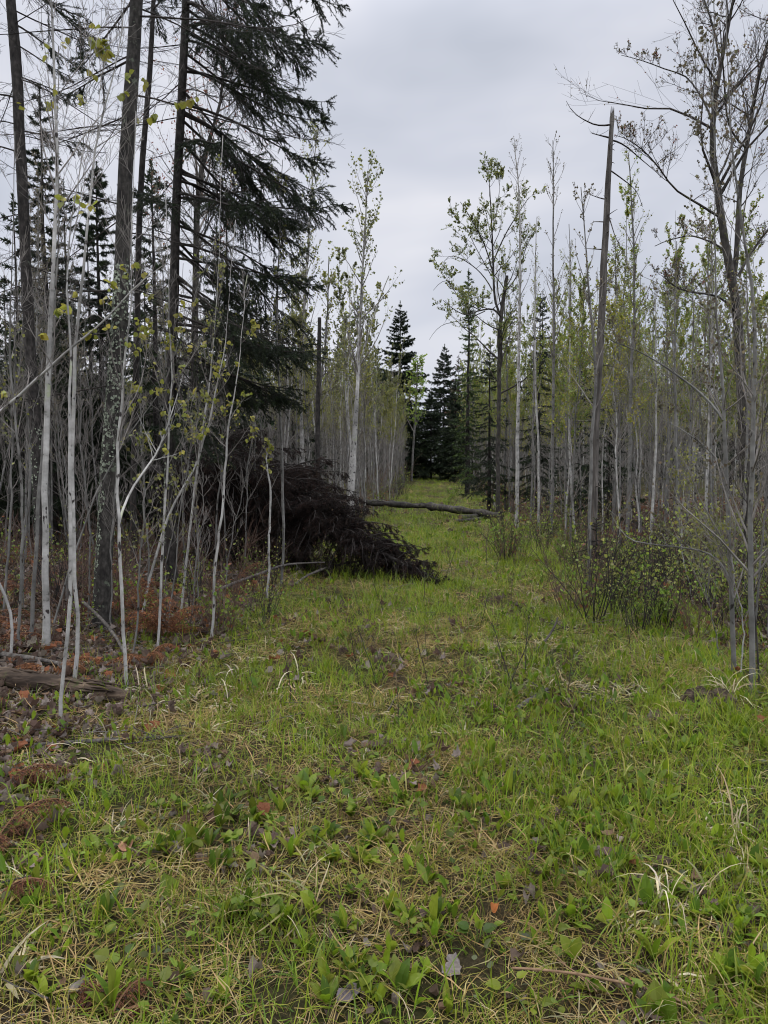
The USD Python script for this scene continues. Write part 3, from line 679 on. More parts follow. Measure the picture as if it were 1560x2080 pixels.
mb.tubes(curves(rng, bs + dr * rr[:, None] * 0.6, dr, rng.uniform(0.06, 0.3, 26), 4, -0.2, 0.2), np.broadcast_to(taper(0.009, 0.003, 4), (26, 4)), 4)
part(t, 'stubs', mb, 'dead_wood', True, o)

sapling(71, *A_, 'grey aspen in front of the tall dead trunk, foot alone in the grass', *S([(1194, 1212), (1198, 1060), (1200, 900), (1206, 780), (1196, 620), (1188, 480), (1180, 380)], [14, 14, 13, 11, 8, 5, 3], seed=71), bark='aspen_bark', nb=20, t0=0.45, L=0.9, ang=58, leaf=0, buds=True, tlen=0.3, tw=3)
sapling(72, *A_, 'slender aspen with budding twigs, leftmost bare top against the sky', *S([(1050, 1075), (1052, 900), (1054, 700), (1056, 480), (1052, 370), (1044, 290)], [15, 14, 11, 8, 5, 3], seed=72), bark='birch_bark', nb=34, t0=0.4, L=0.85, ang=62, leaf=0, buds=True, tlen=0.35, tw=4, fall=0.55, tip=0.99)
sapling(73, *A_, 'slender aspen with a tall budding leader, second bare top left of the dead trunk', *S([(1120, 1092), (1124, 900), (1127, 700), (1124, 520), (1124, 400), (1123, 285)], [13, 12, 10, 7, 5, 2.5], seed=73), bark='aspen_bark', nb=34, t0=0.4, L=0.95, ang=60, leaf=0, buds=True, tlen=0.35, tw=4, fall=0.55, tip=0.99)
sapling(74, *A_, 'leafing aspen just right of the tall dead trunk', *S([(1272, 1112), (1280, 950), (1284, 760), (1290, 560), (1282, 420), (1276, 310)], [16, 15, 12, 9, 6, 3], seed=74), bark='aspen_bark', nb=30, t0=0.4, L=1.1, ang=58, tw=6, leaf=3, size=0.034, cols=YOUNG + FRESH)
sapling(75, *A_, 'mottled grey stem with a long limb reaching left, left one of the right near pair', *S([(1494, 1372), (1484, 1150), (1478, 1000), (1472, 860), (1464, 740), (1452, 600), (1448, 450)], [19, 18, 16, 14, 10, 7, 4], seed=75, top=5.2), bark='aspen_bark', nb=24, t0=0.1, L=0.95, ang=40, leaf=0, buds=True,
        extra=[([(1472, 858), (1440, 815), (1380, 765), (1300, 715), (1240, 690), (1215, 668)], [9, 8, 7, 5, 3.5, 2], 5.9, 9), ([(1490, 1215), (1468, 1150), (1435, 1122), (1330, 1106), (1292, 1100), (1240, 1042)], [8, 7, 6, 5, 4, 2], 5.6, 9),
               ([(1474, 955), (1440, 915), (1380, 870), (1340, 850)], [6, 5, 4, 2], 5.8, 6)])
sapling(76, *A_, 'thickest grey stem at the right edge, right one of the near pair', *S([(1531, 1412), (1531, 1200), (1530, 1000), (1534, 830), (1538, 680), (1520, 500), (1492, 330), (1480, 180)], [24, 21, 19, 17, 14, 10, 7, 4], seed=76, top=6.4), bark='aspen_bark', nb=30, t0=0.1, L=1.0, ang=42, leaf=0, buds=True)
sapling(77, *A_, 'dark thin bent stem crossing in front of the thickest grey stem', *S([(1544, 1402), (1540, 1250), (1522, 1080), (1530, 1010), (1546, 900), (1572, 760)], [8, 8, 8, 7, 5, 3], seed=77), bark='maple_bark', nb=8, t0=0.3, L=0.5, leaf=0, twig='dark_twig')
sapling(78, *A_, 'slim grey stem forking beside the thickest stem at the right edge', *S([(1526, 1400), (1540, 1230), (1552, 1120), (1562, 980), (1570, 800)], [9, 8, 8, 6, 4], seed=78, d=5.3), bark='aspen_bark', nb=8, t0=0.35, L=0.6, leaf=0)
for i, (u, v, lean, h, w, lab) in enumerate([
        (1092, 1080, -4, 640, 10, 'slender aspen between the two bare tops left of the dead trunk'), (1075, 1062, 12, 560, 8, 'thin aspen just right of the leftmost bare top'),
        (1148, 1075, 8, 620, 9, 'thin bare aspen midway between the dead trunk and the bare leader'), (1168, 1090, -12, 600, 9, 'thin bare aspen close left of the tall dead trunk'),
        (1245, 1100, 10, 560, 9, 'thin aspen close right of the tall dead trunk'), (1262, 1130, -6, 480, 8, 'short thin aspen at the foot of the leafing aspen'),
        (1322, 1125, 12, 560, 11, 'forked grey aspen right of the leafing aspen'), (1378, 1130, -8, 640, 13, 'grey aspen with many side twigs, middle of the right stand'),
        (1392, 1120, 12, 560, 10, 'grey aspen close beside the twiggy one in the middle of the right stand'), (1432, 1105, 10, 700, 12, 'grey aspen with dark patches left of the near pair'),
        (1452, 1120, -14, 620, 10, 'slim grey aspen behind the left stem of the near pair'), (1350, 1100, 5, 500, 8, 'thin grey aspen behind the forked one'),
        (1508, 1385, -16, 330, 6, 'short thin grey whip between the feet of the near pair'), (1462, 1340, -30, 260, 5, 'short dead whip leaning left beside the left stem of the near pair'), (1556, 1370, 14, 520, 7, 'thin grey whip at the right picture edge behind the thickest stem'), (1410, 1235, -24, 300, 5, 'thin bare whip in the shrubs left of the near pair'),
        (1512, 1140, 8, 640, 11, 'slim grey aspen standing between the near pair'), (1028, 1040, -2, 520, 9, 'slim aspen at the edge of the trail left of the bare tops'),
        (1005, 1030, 6, 500, 9, 'slim aspen where the sawn log ends at the right of the trail'), (1296, 1075, 4, 520, 8, 'thin pale aspen behind the leafing aspen')]):
    p = [(u + lean * math.sin(2.2 * s) + 3 * math.sin(7 * s + i), v - h * s) for s in (0, 0.2, 0.4, 0.6, 0.8, 1.0)]
    sapling(90 + i, *A_, lab, *S(p, [w, w * 0.95, w * 0.8, w * 0.62, w * 0.42, w * 0.25], seed=90 + i), bark='aspen_bark' if i % 3 else 'birch_bark', nb=20, t0=0.35, L=0.9, ang=58, tw=5, leaf=3 if i % 2 else 1, size=0.03, cols=YOUNG, sep=False, sides=7)

# the big budding maple at the right
def limb_tree(seed, name, cat, label, trunks, bark, twig, leafs, cols, size, per, Lf=1.0, nb=26, tw=9):
    rng = np.random.default_rng(seed)
    C0, R0 = trunks[0]
    t, o = tree_root(name, label, cat, C0)
    part(t, 'trunk', MB().tubes(*flare(C0, R0), 12, lump=0.14, rng=rng), bark, True, o)
    lf = MB()
    for i, (C, R) in enumerate(trunks):
        L = np.linalg.norm(np.diff(C, axis=0), axis=1).sum()
        if i:
            part(t, 'limb', MB().tubes(C, R, 9, lump=0.12, rng=rng), bark, True, o)
        n = int(nb * (1.2 if i == 0 else np.clip(L / 4.5, 0.25, 1.0)))
        B, RB, W, RW, b, L2 = limbs(rng, C, R, n, 0.5 if i == 0 else 0.2, Lf * (0.2 * L + 0.25), 38, tw, 0.98, 0.35, 0.5, minr=0.0022, wob=0.3, tlen=0.5)
        m = len(W) * 3
        bi = np.repeat(np.arange(len(W)), 3)
        ob, tb = along(W, bi, rng.uniform(0.2, 1, m))
        W3 = curves(rng, ob, tb + 0.8 * rand_dir(rng, m) + 0.2 * UP, L2[bi] * 0.45 * rng.uniform(0.5, 1.2, m), 3, 0.3, 0.15)
        for q in range(n):
            mm = b == q
            w3 = mm[bi]
            part(t, 'branch', MB().tubes(B[q], RB[q], 4).tubes(W[mm], RW[mm], 3).tubes(W3[w3], np.broadcast_to(taper(0.0024, 0.0016, 3), (w3.sum(), 3)), 3), twig, True, o)
        leaves_on(rng, np.concatenate([W3, W[:, -3:]]), per, size, cols, lf)
    if leafs:
        part(t, 'leaves', lf, 'leaf', False, o, kind='stuff')
    return t
mt = [S([(1518, 1090), (1508, 850), (1497, 640), (1470, 470), (1455, 360), (1447, 285), (1453, 200), (1478, 70), (1492, 0)], [26, 24, 21, 18, 15, 13, 11, 8, 6], d=13.0, top=12.0, seed=81, ws=0.85)]
for q, (pts, wid, dd) in enumerate([([(1460, 440), (1420, 415), (1372, 385), (1330, 330), (1300, 300), (1272, 282), (1250, 275)], [7, 6, 5, 4, 3.4, 2.4, 1.5], -1.5), ([(1448, 250), (1420, 190), (1392, 155), (1350, 140), (1310, 125), (1262, 112)], [6, 5, 4, 3.4, 2.6, 1.4], 1.0),
                                    ([(1462, 130), (1450, 60), (1430, 0), (1405, -80)], [6, 5, 4, 2.5], 0.8), ([(1482, 520), (1440, 490), (1390, 480), (1330, 500)], [7, 5, 4, 2], 1.5), ([(1515, 300), (1480, 250), (1470, 150), (1462, 40)], [6, 5, 4, 2], -1.2),
                                    ([(1500, 640), (1450, 600), (1390, 590), (1345, 560)], [7, 5, 4, 2], -2.0), ([(1500, 560), (1550, 480), (1600, 430)], [8, 6, 3], 1.0),
                                    ([(1492, 560), (1498, 480), (1502, 390), (1518, 290), (1540, 160), (1565, 70), (1590, -60)], [14, 14, 13, 11, 9, 7, 4], 0.6)]):
    p = np.array([P(u, v, 13.0 + dd * i / len(pts)) for i, (u, v) in enumerate(pts)])
    mt.append((spline(p, 12), np.interp(np.linspace(0, 1, 12), np.linspace(0, 1, len(wid)), np.array(wid) * 0.72 * 13 / F / 2)))
limb_tree(83, 'maple_tree', 'maple', 'big dark forked maple with fine budding twigs at the right edge', mt, 'maple_bark', 'dark_twig', True, BUD + [(0.15, 0.12, 0.05)] + REDBUD[1:2], 0.03, 1, nb=28, tw=10)
# the dark crooked poplar with leaves right of the trail
ct = [S([(1012, 1000), (1014, 700), (1018, 640), (1024, 600), (1030, 560)], [11, 11, 10, 10, 8], d=23.0, seed=84, wob=0.01, ws=0.75)]
for pts, wid, dd in [([(1018, 645), (1000, 628), (970, 632), (948, 640), (900, 610)], [8, 7, 5, 4, 2], -2.0), ([(1016, 640), (1004, 600), (1002, 540), (998, 440), (992, 345)], [10, 9, 7, 5, 2], 0.5), ([(1002, 560), (985, 500), (960, 450), (935, 410)], [6, 5, 4, 2], -1.0),
                     ([(1003, 530), (1030, 470), (1055, 430), (1075, 400)], [6, 5, 4, 2], 1.0), ([(975, 630), (930, 600), (905, 570), (880, 590)], [4, 3.4, 2.6, 1.4], 0.8), ([(1000, 590), (960, 540), (915, 520), (895, 545)], [5, 4, 3, 1.5], 1.4),
                     ([(998, 560), (960, 490), (945, 460), (930, 450)], [4, 3, 2.5, 1.5], 1.8), ([(1016, 600), (1050, 560), (1070, 500), (1085, 470)], [5, 4, 3, 1.5], -1.4), ([(985, 632), (940, 650), (900, 660), (872, 690)], [4, 3, 2, 1.2], -1.0), ([(1000, 470), (1010, 420), (1015, 380), (1010, 350)], [4, 3, 2, 1.2], -0.6)]:
    p = np.array([P(u, v, 23.0 + dd * i / len(pts)) for i, (u, v) in enumerate(pts)])
    ct.append((spline(p, 12), np.interp(np.linspace(0, 1, 12), np.linspace(0, 1, len(wid)), np.array(wid) * 0.5 * 23 / F / 2)))
limb_tree(85, 'poplar_tree', 'poplar', 'leafy poplar with a dark crooked broken trunk right of the trail', ct, 'maple_bark', 'dark_twig', True, YOUNG + FRESH[:1] + GREYGREEN[:2], 0.044, 6, Lf=1.5, nb=14, tw=8)

# ------------------------------------------------------------------ the stands behind: copies of a few trees
def proto_aspen(rng, H, nb, t0, L, leaf, cols, size, tw=5, r=0.03, lean=0.25, ang=55, lm=6):
    n = 16
    C = np.zeros((n, 3))
    C[:, 2] = np.linspace(-0.1, H, n)
    w = np.cumsum(rng.normal(size=(n, 2)), 0) * 0.025
    C[:, :2] = w + np.linspace(0, 1, n)[:, None] ** 1.5 * rng.normal(size=2) * lean
    C[:, :2] -= C[0, :2]
    R = taper(r * 0.75, 0.003, n, 1.1)
    tr = MB().tubes(C, R, 6, lump=0.1, rng=rng)
    B, RB, W, RW, b, L2 = limbs(rng, C, R, nb, t0, L, ang, tw, 0.98, 0.4, 0.6, minr=0.0024)
    B0, RB0, W0, RW0, _, _ = limbs(rng, C, R, nb // 2, 0.06, L * 0.8, 38, 4, 0.6, 0.2, 0.3, minr=0.0018, wob=0.28, tlen=0.5)
    br = MB().tubes(B, RB, 3).tubes(W, RW, 3).tubes(B0, RB0, 3).tubes(W0, RW0, 3)
    lf = leaves_on(rng, np.concatenate([W, B[:, -4:]]), leaf * lm, size * 0.8, cols, MB(), s0=0.05) if leaf else None
    return tr, br, lf
def fill_aspen(t, mbs, bark):
    part(t, 'trunk', mbs[0], bark, True)
    part(t, 'branches', mbs[1], 'twig', True)
    if mbs[2] is not None:
        part(t, 'leaves', mbs[2], 'leaf')
rng = np.random.default_rng(5)
LEFT = [proto_aspen(rng, H, 24, 0.5, 0.9, lf, c, 0.05, 6, r) for H, lf, c, r in ((5.2, 2, YOUNG + YELLOW, 0.026), (4.4, 2, YOUNG, 0.02), (6.4, 3, YOUNG + GREYGREEN, 0.035), (4.8, 1, YOUNG + BUD, 0.022), (7.6, 3, GREYGREEN + YOUNG, 0.042), (3.8, 1, YOUNG + YELLOW, 0.017))]
RIGHT = [proto_aspen(rng, H, 30, 0.38, 1.25, lf, c, 0.052, 7, r, lm=7 if lf < 3 else 5) for H, lf, c, r in ((6.4, 2, YOUNG + FRESH, 0.034), (5.4, 1, YOUNG + YELLOW, 0.026), (7.4, 3, FRESH + YELLOW + YOUNG, 0.04), (6.0, 3, YELLOW + FRESH, 0.03), (4.6, 1, YELLOW, 0.022), (7.8, 3, FRESH + YELLOW, 0.043), (5.0, 2, YELLOW + FRESH, 0.024))]
BARE = [proto_aspen(rng, H, 22, 0.3, 0.8, lf, BUD, 0.03, 6, r) for H, lf, r in ((4.4, 0, 0.02), (5.4, 1, 0.024), (3.4, 0, 0.015), (6.0, 1, 0.028))]
def place_stand(name, label, cat, group, protos, barks, spots, kinds):
    first = {}
    for (x, y), k in zip(spots, kinds):
        k = int(k) % len(protos)
        loc, rz, sc, ti = (x, y, float(gh(x, y))), rng.uniform(0, 360), rng.uniform(0.8, 1.12), rng.normal() * 2.5
        if k not in first:
            first[k] = thing(name, label, cat, loc, rz, sc, group, ti)
            fill_aspen(first[k], protos[k], barks[k % len(barks)])
        else:
            thing(name, label, cat, loc, rz, sc, group, ti, src=first[k])
def spots_in(rng, n, y0, y1, side, w0, w1, mind, pw=1.0, power=1.0):
    """n places left (side -1) or right (+1) of the trail, w0 to w1 metres off its edge, mind apart"""
    out = []
    for _ in range(n * 60):
        if len(out) >= n:
            break
        y = y0 + (y1 - y0) * rng.random() ** power
        off = w0 + (w1 - w0) * rng.random() ** pw
        x = float(xc(y) + side * (hw(y) + off))
        if abs(x) > 0.56 * y + 2.5:
            continue
        if all((x - a) ** 2 + (y - b) ** 2 > mind ** 2 for a, b in out):
            out.append((x, y))
    return out
sp = spots_in(rng, 130, 17, 46, -1, 0.05, 6.5, 0.4, 1.3)
off = np.array([edge(a, b) for a, b in sp])
for w, lab, grp in ((off < 1.3, 'slender pale grey aspen lining the left edge of the trail beyond the fallen spruce', 'aspens lining the left edge of the trail'),
                    ((off >= 1.3) & (off < 3.2), 'slender pale grey aspen some rows back in the dense stand left of the trail', 'aspens some rows back in the left stand'), (off >= 3.2, 'slender grey aspen deep in the dense stand left of the trail', 'aspens deep in the left stand')):
    place_stand('aspen_sapling', lab, 'aspen', grp, LEFT, ['birch_bark', 'aspen_bark'], [q for q, k in zip(sp, w) if k], rng.integers(0, 6, int(w.sum())))
sp = spots_in(rng, 150, 12.5, 42, 1, 0.05, 12.0, 0.5, 1.2)
dist = np.array([b for a, b in sp])
off = np.array([edge(a, b) for a, b in sp])
for w, lab, grp in (((off < 1.5) & (dist > 20), 'slender grey aspen lining the right edge of the trail beyond the fallen tree', 'aspens lining the right edge of the far trail'), ((dist <= 20), 'slender grey aspen in the front of the right stand, nearer than the fallen tree', 'aspens in the front of the right stand'),
                    ((off >= 1.5) & (dist > 20), 'slender grey aspen in the depth of the right stand, farther than the fallen tree', 'aspens in the depth of the right stand')):
    place_stand('aspen_sapling', lab, 'aspen', grp, RIGHT, ['aspen_bark', 'birch_bark', 'aspen_bark'], [q for q, k in zip(sp, w) if k], rng.integers(0, 7, int(w.sum())))
sp = [s for s in spots_in(rng, 46, 9.5, 20, -1, 1.6, 9.0, 0.6) if s[0] < -1.6]
place_stand('aspen_sapling', 'slim stem in the shade behind the big spruce trunks of the left woods', 'aspen', 'slim stems behind the big spruces', BARE, ['aspen_bark'], sp, rng.integers(0, 4, len(sp)))

def instancer(name, label, cat, protos, pos, ids, rots, scales, kind='stuff'):
    """protos: list of [(part name, mesh builder, material, smooth)]; rots: (n, 3) in degrees x, y, z"""
    path = '/World/' + numbered('/World', name)
    pi = UsdGeom.PointInstancer.Define(stage, path)
    targets = []
    for pr in protos:
        pp = path + '/' + numbered(path, 'kind')
        UsdGeom.Xform.Define(stage, pp)
        for nm, mb, mat, sm in pr:
            put_mesh(pp + '/' + numbered(pp, nm), mb, mat, sm)
        targets.append(pp)
    pi.CreatePrototypesRel().SetTargets(targets)
    n = len(pos)
    pi.CreatePositionsAttr(Vt.Vec3fArray.FromNumpy(np.asarray(pos, np.float32)))
    pi.CreateProtoIndicesAttr(Vt.IntArray.FromNumpy(np.asarray(ids, np.int32)))
    h = np.radians(np.asarray(rots, float)) / 2
    cx, sx, cy, sy, cz, sz = np.cos(h[:, 0]), np.sin(h[:, 0]), np.cos(h[:, 1]), np.sin(h[:, 1]), np.cos(h[:, 2]), np.sin(h[:, 2])
    q = np.stack([cx * cy * cz + sx * sy * sz, sx * cy * cz - cx * sy * sz, cx * sy * cz + sx * cy * sz, cx * cy * sz - sx * sy * cz], -1)
    pi.CreateOrientationsAttr(Vt.QuathArray([Gf.Quath(*map(float, r)) for r in q]))
    sc = np.asarray(scales, float)
    sc = np.repeat(sc[:, None], 3, 1) if sc.ndim == 1 else sc
    pi.CreateScalesAttr(Vt.Vec3fArray.FromNumpy(sc.astype(np.float32)))
    return tag(pi.GetPrim(), label, cat, None, kind)
def tree_protos(protos, barks):
    return [[('trunk', a[0], barks[k % len(barks)], True), ('branches', a[1], 'twig', True)] + ([('leaves', a[2], 'leaf', False)] if a[2] is not None else []) for k, a in enumerate(protos)]
def far_spots(rng, n, y0, y1, gap, wide):
    y = y0 + (y1 - y0) * rng.random(n)
    side = rng.choice([-1, 1], n)
    off = gap + (wide - gap) * rng.random(n) ** 1.3
    x = xc(y) + side * (hw(y) + off)
    ok = np.abs(x) < 0.6 * y + 6
    return x[ok], y[ok]
x, y = far_spots(rng, 1500, 34, 100, 0.3, 45)
n = len(x)
instancer('far_aspen_wood', 'hazy mass of thin grey aspen stems and young leaves far behind both stands', 'wood', tree_protos(LEFT + RIGHT + BARE, ['aspen_bark', 'birch_bark']), np.stack([x, y, gh(x, y)], -1), rng.integers(0, 13 + len(BARE), n),
          np.stack([rng.normal(size=n) * 2, rng.normal(size=n) * 2, rng.uniform(0, 360, n)], -1), rng.uniform(0.8, 1.15, n))

sp = np.array(spots_in(rng, 260, 17, 50, -1, 0.0, 9.0, 0.2, 1.2) + spots_in(rng, 190, 13, 50, 1, 0.3, 15.0, 0.2, 1.1) + [q for q in spots_in(rng, 90, 10, 20, -1, 1.8, 10.0, 0.3) if q[0] < -1.8])
n = len(sp)
instancer('aspen_thicket', 'thin bare grey whips filling the stands on both sides of the trail', 'thicket', tree_protos(BARE, ['aspen_bark', 'aspen_bark', 'twig']), np.stack([sp[:, 0], sp[:, 1], gh(sp[:, 0], sp[:, 1])], -1), rng.integers(0, 4, n),
          np.stack([rng.normal(size=n) * 4, rng.normal(size=n) * 4, rng.uniform(0, 360, n)], -1), rng.uniform(0.7, 1.1, n))

# spruces one can tell apart
rng = np.random.default_rng(8)
def spruce_at(u, v, d, seed, label, wide=None, cols=GREEN_NEEDLE, nl=None, base=0.08, **kw):
    rng = np.random.default_rng(seed)
    p = P(u, v, d)
    z0 = float(gh(p[0], p[1]))
    H = p[2] - z0
    Rb = wide * d / F / 2 if wide else 0.17 * H
    mbs = small_spruce(rng, H, Rb, nl or int(36 + 11 * H), cols, base, **kw)
    return spruce_thing('spruce_tree', label, 'spruce tree', mbs, (p[0], p[1], z0), rz=rng.uniform(0, 360))
for a in ((813, 612, 52, 'tall pointed spruce rising against the sky left of the trail end', 165), (903, 700, 58, 'pointed dark spruce right of the gap at the trail end', 130), (876, 792, 50, 'broad black green spruce closing the trail end on the right', 120),
          (768, 705, 50, 'narrow spruce close left of the tall pointed one', 70), (846, 830, 85, 'small far spruce in the bright gap at the trail end', 34),
          (926, 772, 47, 'low dark spruce at the foot of the rust tinged one', 110), (962, 742, 44, 'dark spruce at the right edge of the trail end', 110), (786, 748, 47, 'dark spruce close left of the tall pointed one, lower', 100), (838, 842, 58, 'low dark spruce under the tall pointed one at the gap', 70),
          (1098, 600, 24, 'young spruce with an open pointed top behind the bare aspens', 120), (1182, 715, 20, 'young spruce with its tip beside the tall dead trunk', 120),
          (996, 690, 24.5, 'dark spruce under the crown of the leafy poplar', 115), (1240, 820, 17, 'dark low spruce in the shade right of the tall dead trunk', 170)):
    spruce_at(a[0], a[1], a[2], int(a[0]), a[3], a[4] * 1.1, size=0.11 if a[2] > 30 else 0.06, w=0.36 if a[2] > 30 else 0.28, dens=125 if a[2] > 30 else 190, per_m=17 if a[2] > 30 else 12)
spruce_at(952, 548, 34, 952, 'narrow light green spruce half hidden by the leafy poplar', 62, [(0.05, 0.085, 0.02), (0.07, 0.105, 0.025), (0.04, 0.065, 0.02)], size=0.1, w=0.34, dens=80)
spruce_at(932, 722, 55, 932, 'rust tinged dying spruce beside the pointed dark one at the trail end', 80, RUST_NEEDLE, size=0.11, w=0.34, dens=70)
for a in ((196, 335, 13.5, 'young spruce with a bushy top between the two left trunks', 250), (80, 178, 12.5, 'narrow young spruce beside the mossy trunk at the left edge', 150), (150, 640, 17, 'low dark spruce behind the tallest birch', 190),
          (330, 700, 20, 'low spruce in the gap between the thick trunk and the boughs', 190), (440, 640, 19, 'thin spruce behind the drooping boughs', 150), (30, 690, 15, 'bushy dark spruce low at the left edge', 220), (520, 720, 24, 'dark spruce low behind the dense boughs', 200)):
    spruce_at(a[0], a[1], a[2], 200 + int(a[0]), a[3], a[4], size=0.06, w=0.32, dens=360, per_m=20, nl=110)
spruce_at(1212, 1052, 9.3, 77, 'small young spruce on a thin dark stem beside the grey aspen foot', 120, [(0.06, 0.085, 0.03), (0.075, 0.10, 0.035)], nl=34, base=0.42, size=0.022, dens=230, per_m=16, w=0.14)
SPR = [small_spruce(rng, H, 0.16 * H, 52, size=0.12, dens=75, w=0.36, per_m=9) for H in (7.0, 9.0, 11.0, 5.0)]
x, y = far_spots(rng, 420, 30, 110, 2.5, 55)
x2, y2 = rng.uniform(-20, -2.8, 210), rng.uniform(13, 34, 210)
k2 = x2 > -0.62 * y2 - 3
x3, y3 = rng.uniform(-60, 75, 260), rng.uniform(95, 135, 260)
k3 = (np.abs(x3) < y3 * 0.7) & ~((np.abs(x3 - 4.4) < 1.6))
x, y = np.r_[x, x2[k2], x3[k3]], np.r_[y, y2[k2], y3[k3]]
n = len(x)
instancer('far_spruce_wood', 'dark mass of small spruces in the depth of the woods', 'wood', [[('trunk', a[0], 'spruce_bark', True), ('limbs', a[1], 'dark_twig', True), ('needles', a[2], 'needle', False)] for a in SPR], np.stack([x, y, gh(x, y)], -1),
          rng.integers(0, 4, n), np.stack([0 * x, 0 * x, rng.uniform(0, 360, n)], -1), rng.uniform(0.55, 1.1, n) * np.where(y < 34, 0.72, 1.0))

# ------------------------------------------------------------------ the fallen spruce and the logs
rng = np.random.default_rng(31)
tipp = G(898, 1190)
back = np.array([-2.0, 12.1, 1.2])
mid = tipp * 0.45 + back * 0.55 - [0, 0, 0.02]
C = spline([tipp + [0, 0, 0.05], mid, back, back + [-1.9, 0.1, 0.3]], 24)
R = taper(0.012, 0.085, 24)
t = thing('fallen_spruce', 'dead fallen spruce with black brown needles whose tip reaches out onto the grass', 'fallen tree', C[10])
o = C[10].copy()
part(t, 'trunk', MB().tubes(C, R, 9, lump=0.1, rng=rng), 'spruce_bark', True, o)
n = 330
s = np.sort(rng.random(n) ** 0.95)
base, tn = along(C[None], np.zeros(n, int), s * 0.97)
Lf = 0.10 + 1.7 * s ** 0.8 * rng.uniform(0.6, 1.15, n)
a = rng.uniform(-0.75, np.pi + 0.75, n)
sd = unit(np.cross(tn, UP))
dr = sd * np.cos(a)[:, None] + UP * (np.sin(a) * 0.85)[:, None] - tn * 0.75
LC = curves(rng, base, dr, Lf, 8, -0.9, 0.16)
g = gh(LC[..., 0], LC[..., 1])
LC[..., 2] = np.maximum(LC[..., 2], g + 0.03)
B, l, sb, bi, W, l2, wi = sprays(rng, LC, Lf, 22, 0.42, 0.06, 0.5, 4, 0.08)
for q in range(n):
    m, wm = bi == q, None
    wm = m[wi]
    br = part(t, 'branch', MB().tubes(LC[q], taper(0.006 + 0.006 * Lf[q], 0.003, 8), 4).tubes(B[m], np.broadcast_to(taper(0.0032, 0.0016, 5), (m.sum(), 5)), 3).tubes(W[wm], np.broadcast_to(taper(0.0018, 0.0012, 3), (wm.sum(), 3)), 3), 'dark_twig', True, o)
    nd = MB()
    needles_on(rng, B[m], l[m], 300, 0.024, BROWN_NEEDLE, nd, 0.24, spread=0.9)
    needles_on(rng, W[wm], l2[wm], 300, 0.024, BROWN_NEEDLE, nd, 0.24, spread=0.9)
    part(br, 'needles', nd, 'dry', False, o)

# the trunk lying across the trail
e1 = G(1000, 1062)
C = spline([e1 + [0.25, 0.1, 0.16], G(930, 1052) + [0, 0, 0.18], G(850, 1046) + [0, 0.2, 0.2], P(760, 1028, 21.5), P(690, 1012, 21.0), P(620, 992, 20.0), P(560, 975, 19.0)], 40)
R = np.interp(np.linspace(0, 1, 40), [0, 0.1, 1], [0.12, 0.10, 0.075])
t = thing('fallen_tree', 'fallen tree trunk lying right across the trail', 'fallen tree', C[12])
o = C[12].copy()
part(t, 'trunk', MB().tubes(C + np.cumsum(rng.normal(size=C.shape) * [0, 1, 1], 0) * 0.012, R * (1 + 0.22 * rng.normal(size=40)), 14, cap=True, lump=0.34, rng=rng), 'maple_bark', True, o)
B, RB, W, RW, b, _ = limbs(rng, C[::-1], R[::-1], 34, 0.02, 0.9, 30, 6, 0.8, -0.6, 0.55, minr=0.003, wob=0.3)
for q in range(34):
    m = b == q
    nd = MB().tubes(B[q], RB[q], 4).tubes(W[m], RW[m], 3)
    br = part(t, 'branch', nd, 'dark_twig', True, o)
    if b[m].size and np.linalg.norm(B[q][0] - C[-1]) < 3.4:
        nn = MB()
        needles_on(rng, W[m], np.full(m.sum(), 0.25), 110, 0.035, BROWN_NEEDLE, nn, 0.25)
        part(br, 'needles', nn, 'dry', False, o)
for (u0, v0), (u1, v1), r, lab in (((935, 1058), (1000, 1055), 0.085, 'short sawn log at the right end of the fallen trunk'), ((925, 1063), (978, 1058), 0.05, 'thin sawn pole in front of the short log beside the trail')):
    a, b = G(u0, v0), G(u1, v1)
    C = spline([a + [0, 0, r], (a + b) / 2 + [0, 0, r * 1.1], b + [0, 0.2, r]], 10)
    t = thing('sawn_log', lab, 'log', C[0])
    part(t, 'trunk', MB().tubes(C, np.full(10, r), 12, lump=0.1, rng=rng), 'maple_bark', True, C[0].copy())
    mb = MB()
    for e, sg in ((0, -1), (9, 1)):
        ax = unit(C[e] - C[e - sg])
        mb.tubes(np.array([C[e] - ax * 0.01, C[e] + ax * 0.004]), np.array([r * 0.93, r * 0.9]), 12, cap=True)
    part(t, 'cut_ends', mb, 'cut_wood', False, C[0].copy())
# dark green sprouting bush beyond the log
# rotten log in the left foreground
a, b = G(-60, 1395), G(262, 1428)
C = spline([a + [0, 0.1, 0.05], a * 0.6 + b * 0.4 + [0, 0.05, 0.055], b + [0, 0, 0.03]], 30)
t = thing('rotten_log', 'brown rotten log lying at the foot of the white birches', 'log', C[15])
mb = MB().tubes(C, 0.062 * np.interp(np.linspace(0, 1, 30), [0, 0.85, 1], [1.15, 0.95, 0.6]), 16, cap=True, lump=0.22, rng=rng)
part(t, 'trunk', mb, 'rot_wood', True, C[15].copy())
mb = MB()
for q in range(16):
    s0 = rng.uniform(0, 0.8)
    o_, tn = along(C[None], np.array([0, 0, 0, 0]), np.clip(s0 + np.array([0, 0.05, 0.11, 0.16]), 0, 1))
    an = rng.uniform(0.3, 2.8)
    off = np.array([0, -math.cos(an), math.sin(an)]) * 0.066
    mb.tubes(o_ + off + rng.normal(size=(4, 3)) * 0.005, np.array([0.004, 0.009, 0.008, 0.003]), 4)
part(t, 'splinters', mb, 'rot_wood', True, C[15].copy())
a, b = G(-40, 1330), G(150, 1372)
C = spline([a + [0, 0, 0.03], (a + b) / 2 + [0, 0, 0.05], b + [0, 0.1, 0.02]], 20)
t = thing('dead_branch', 'dark broken branch behind the rotten log at the left edge', 'branch', C[10])
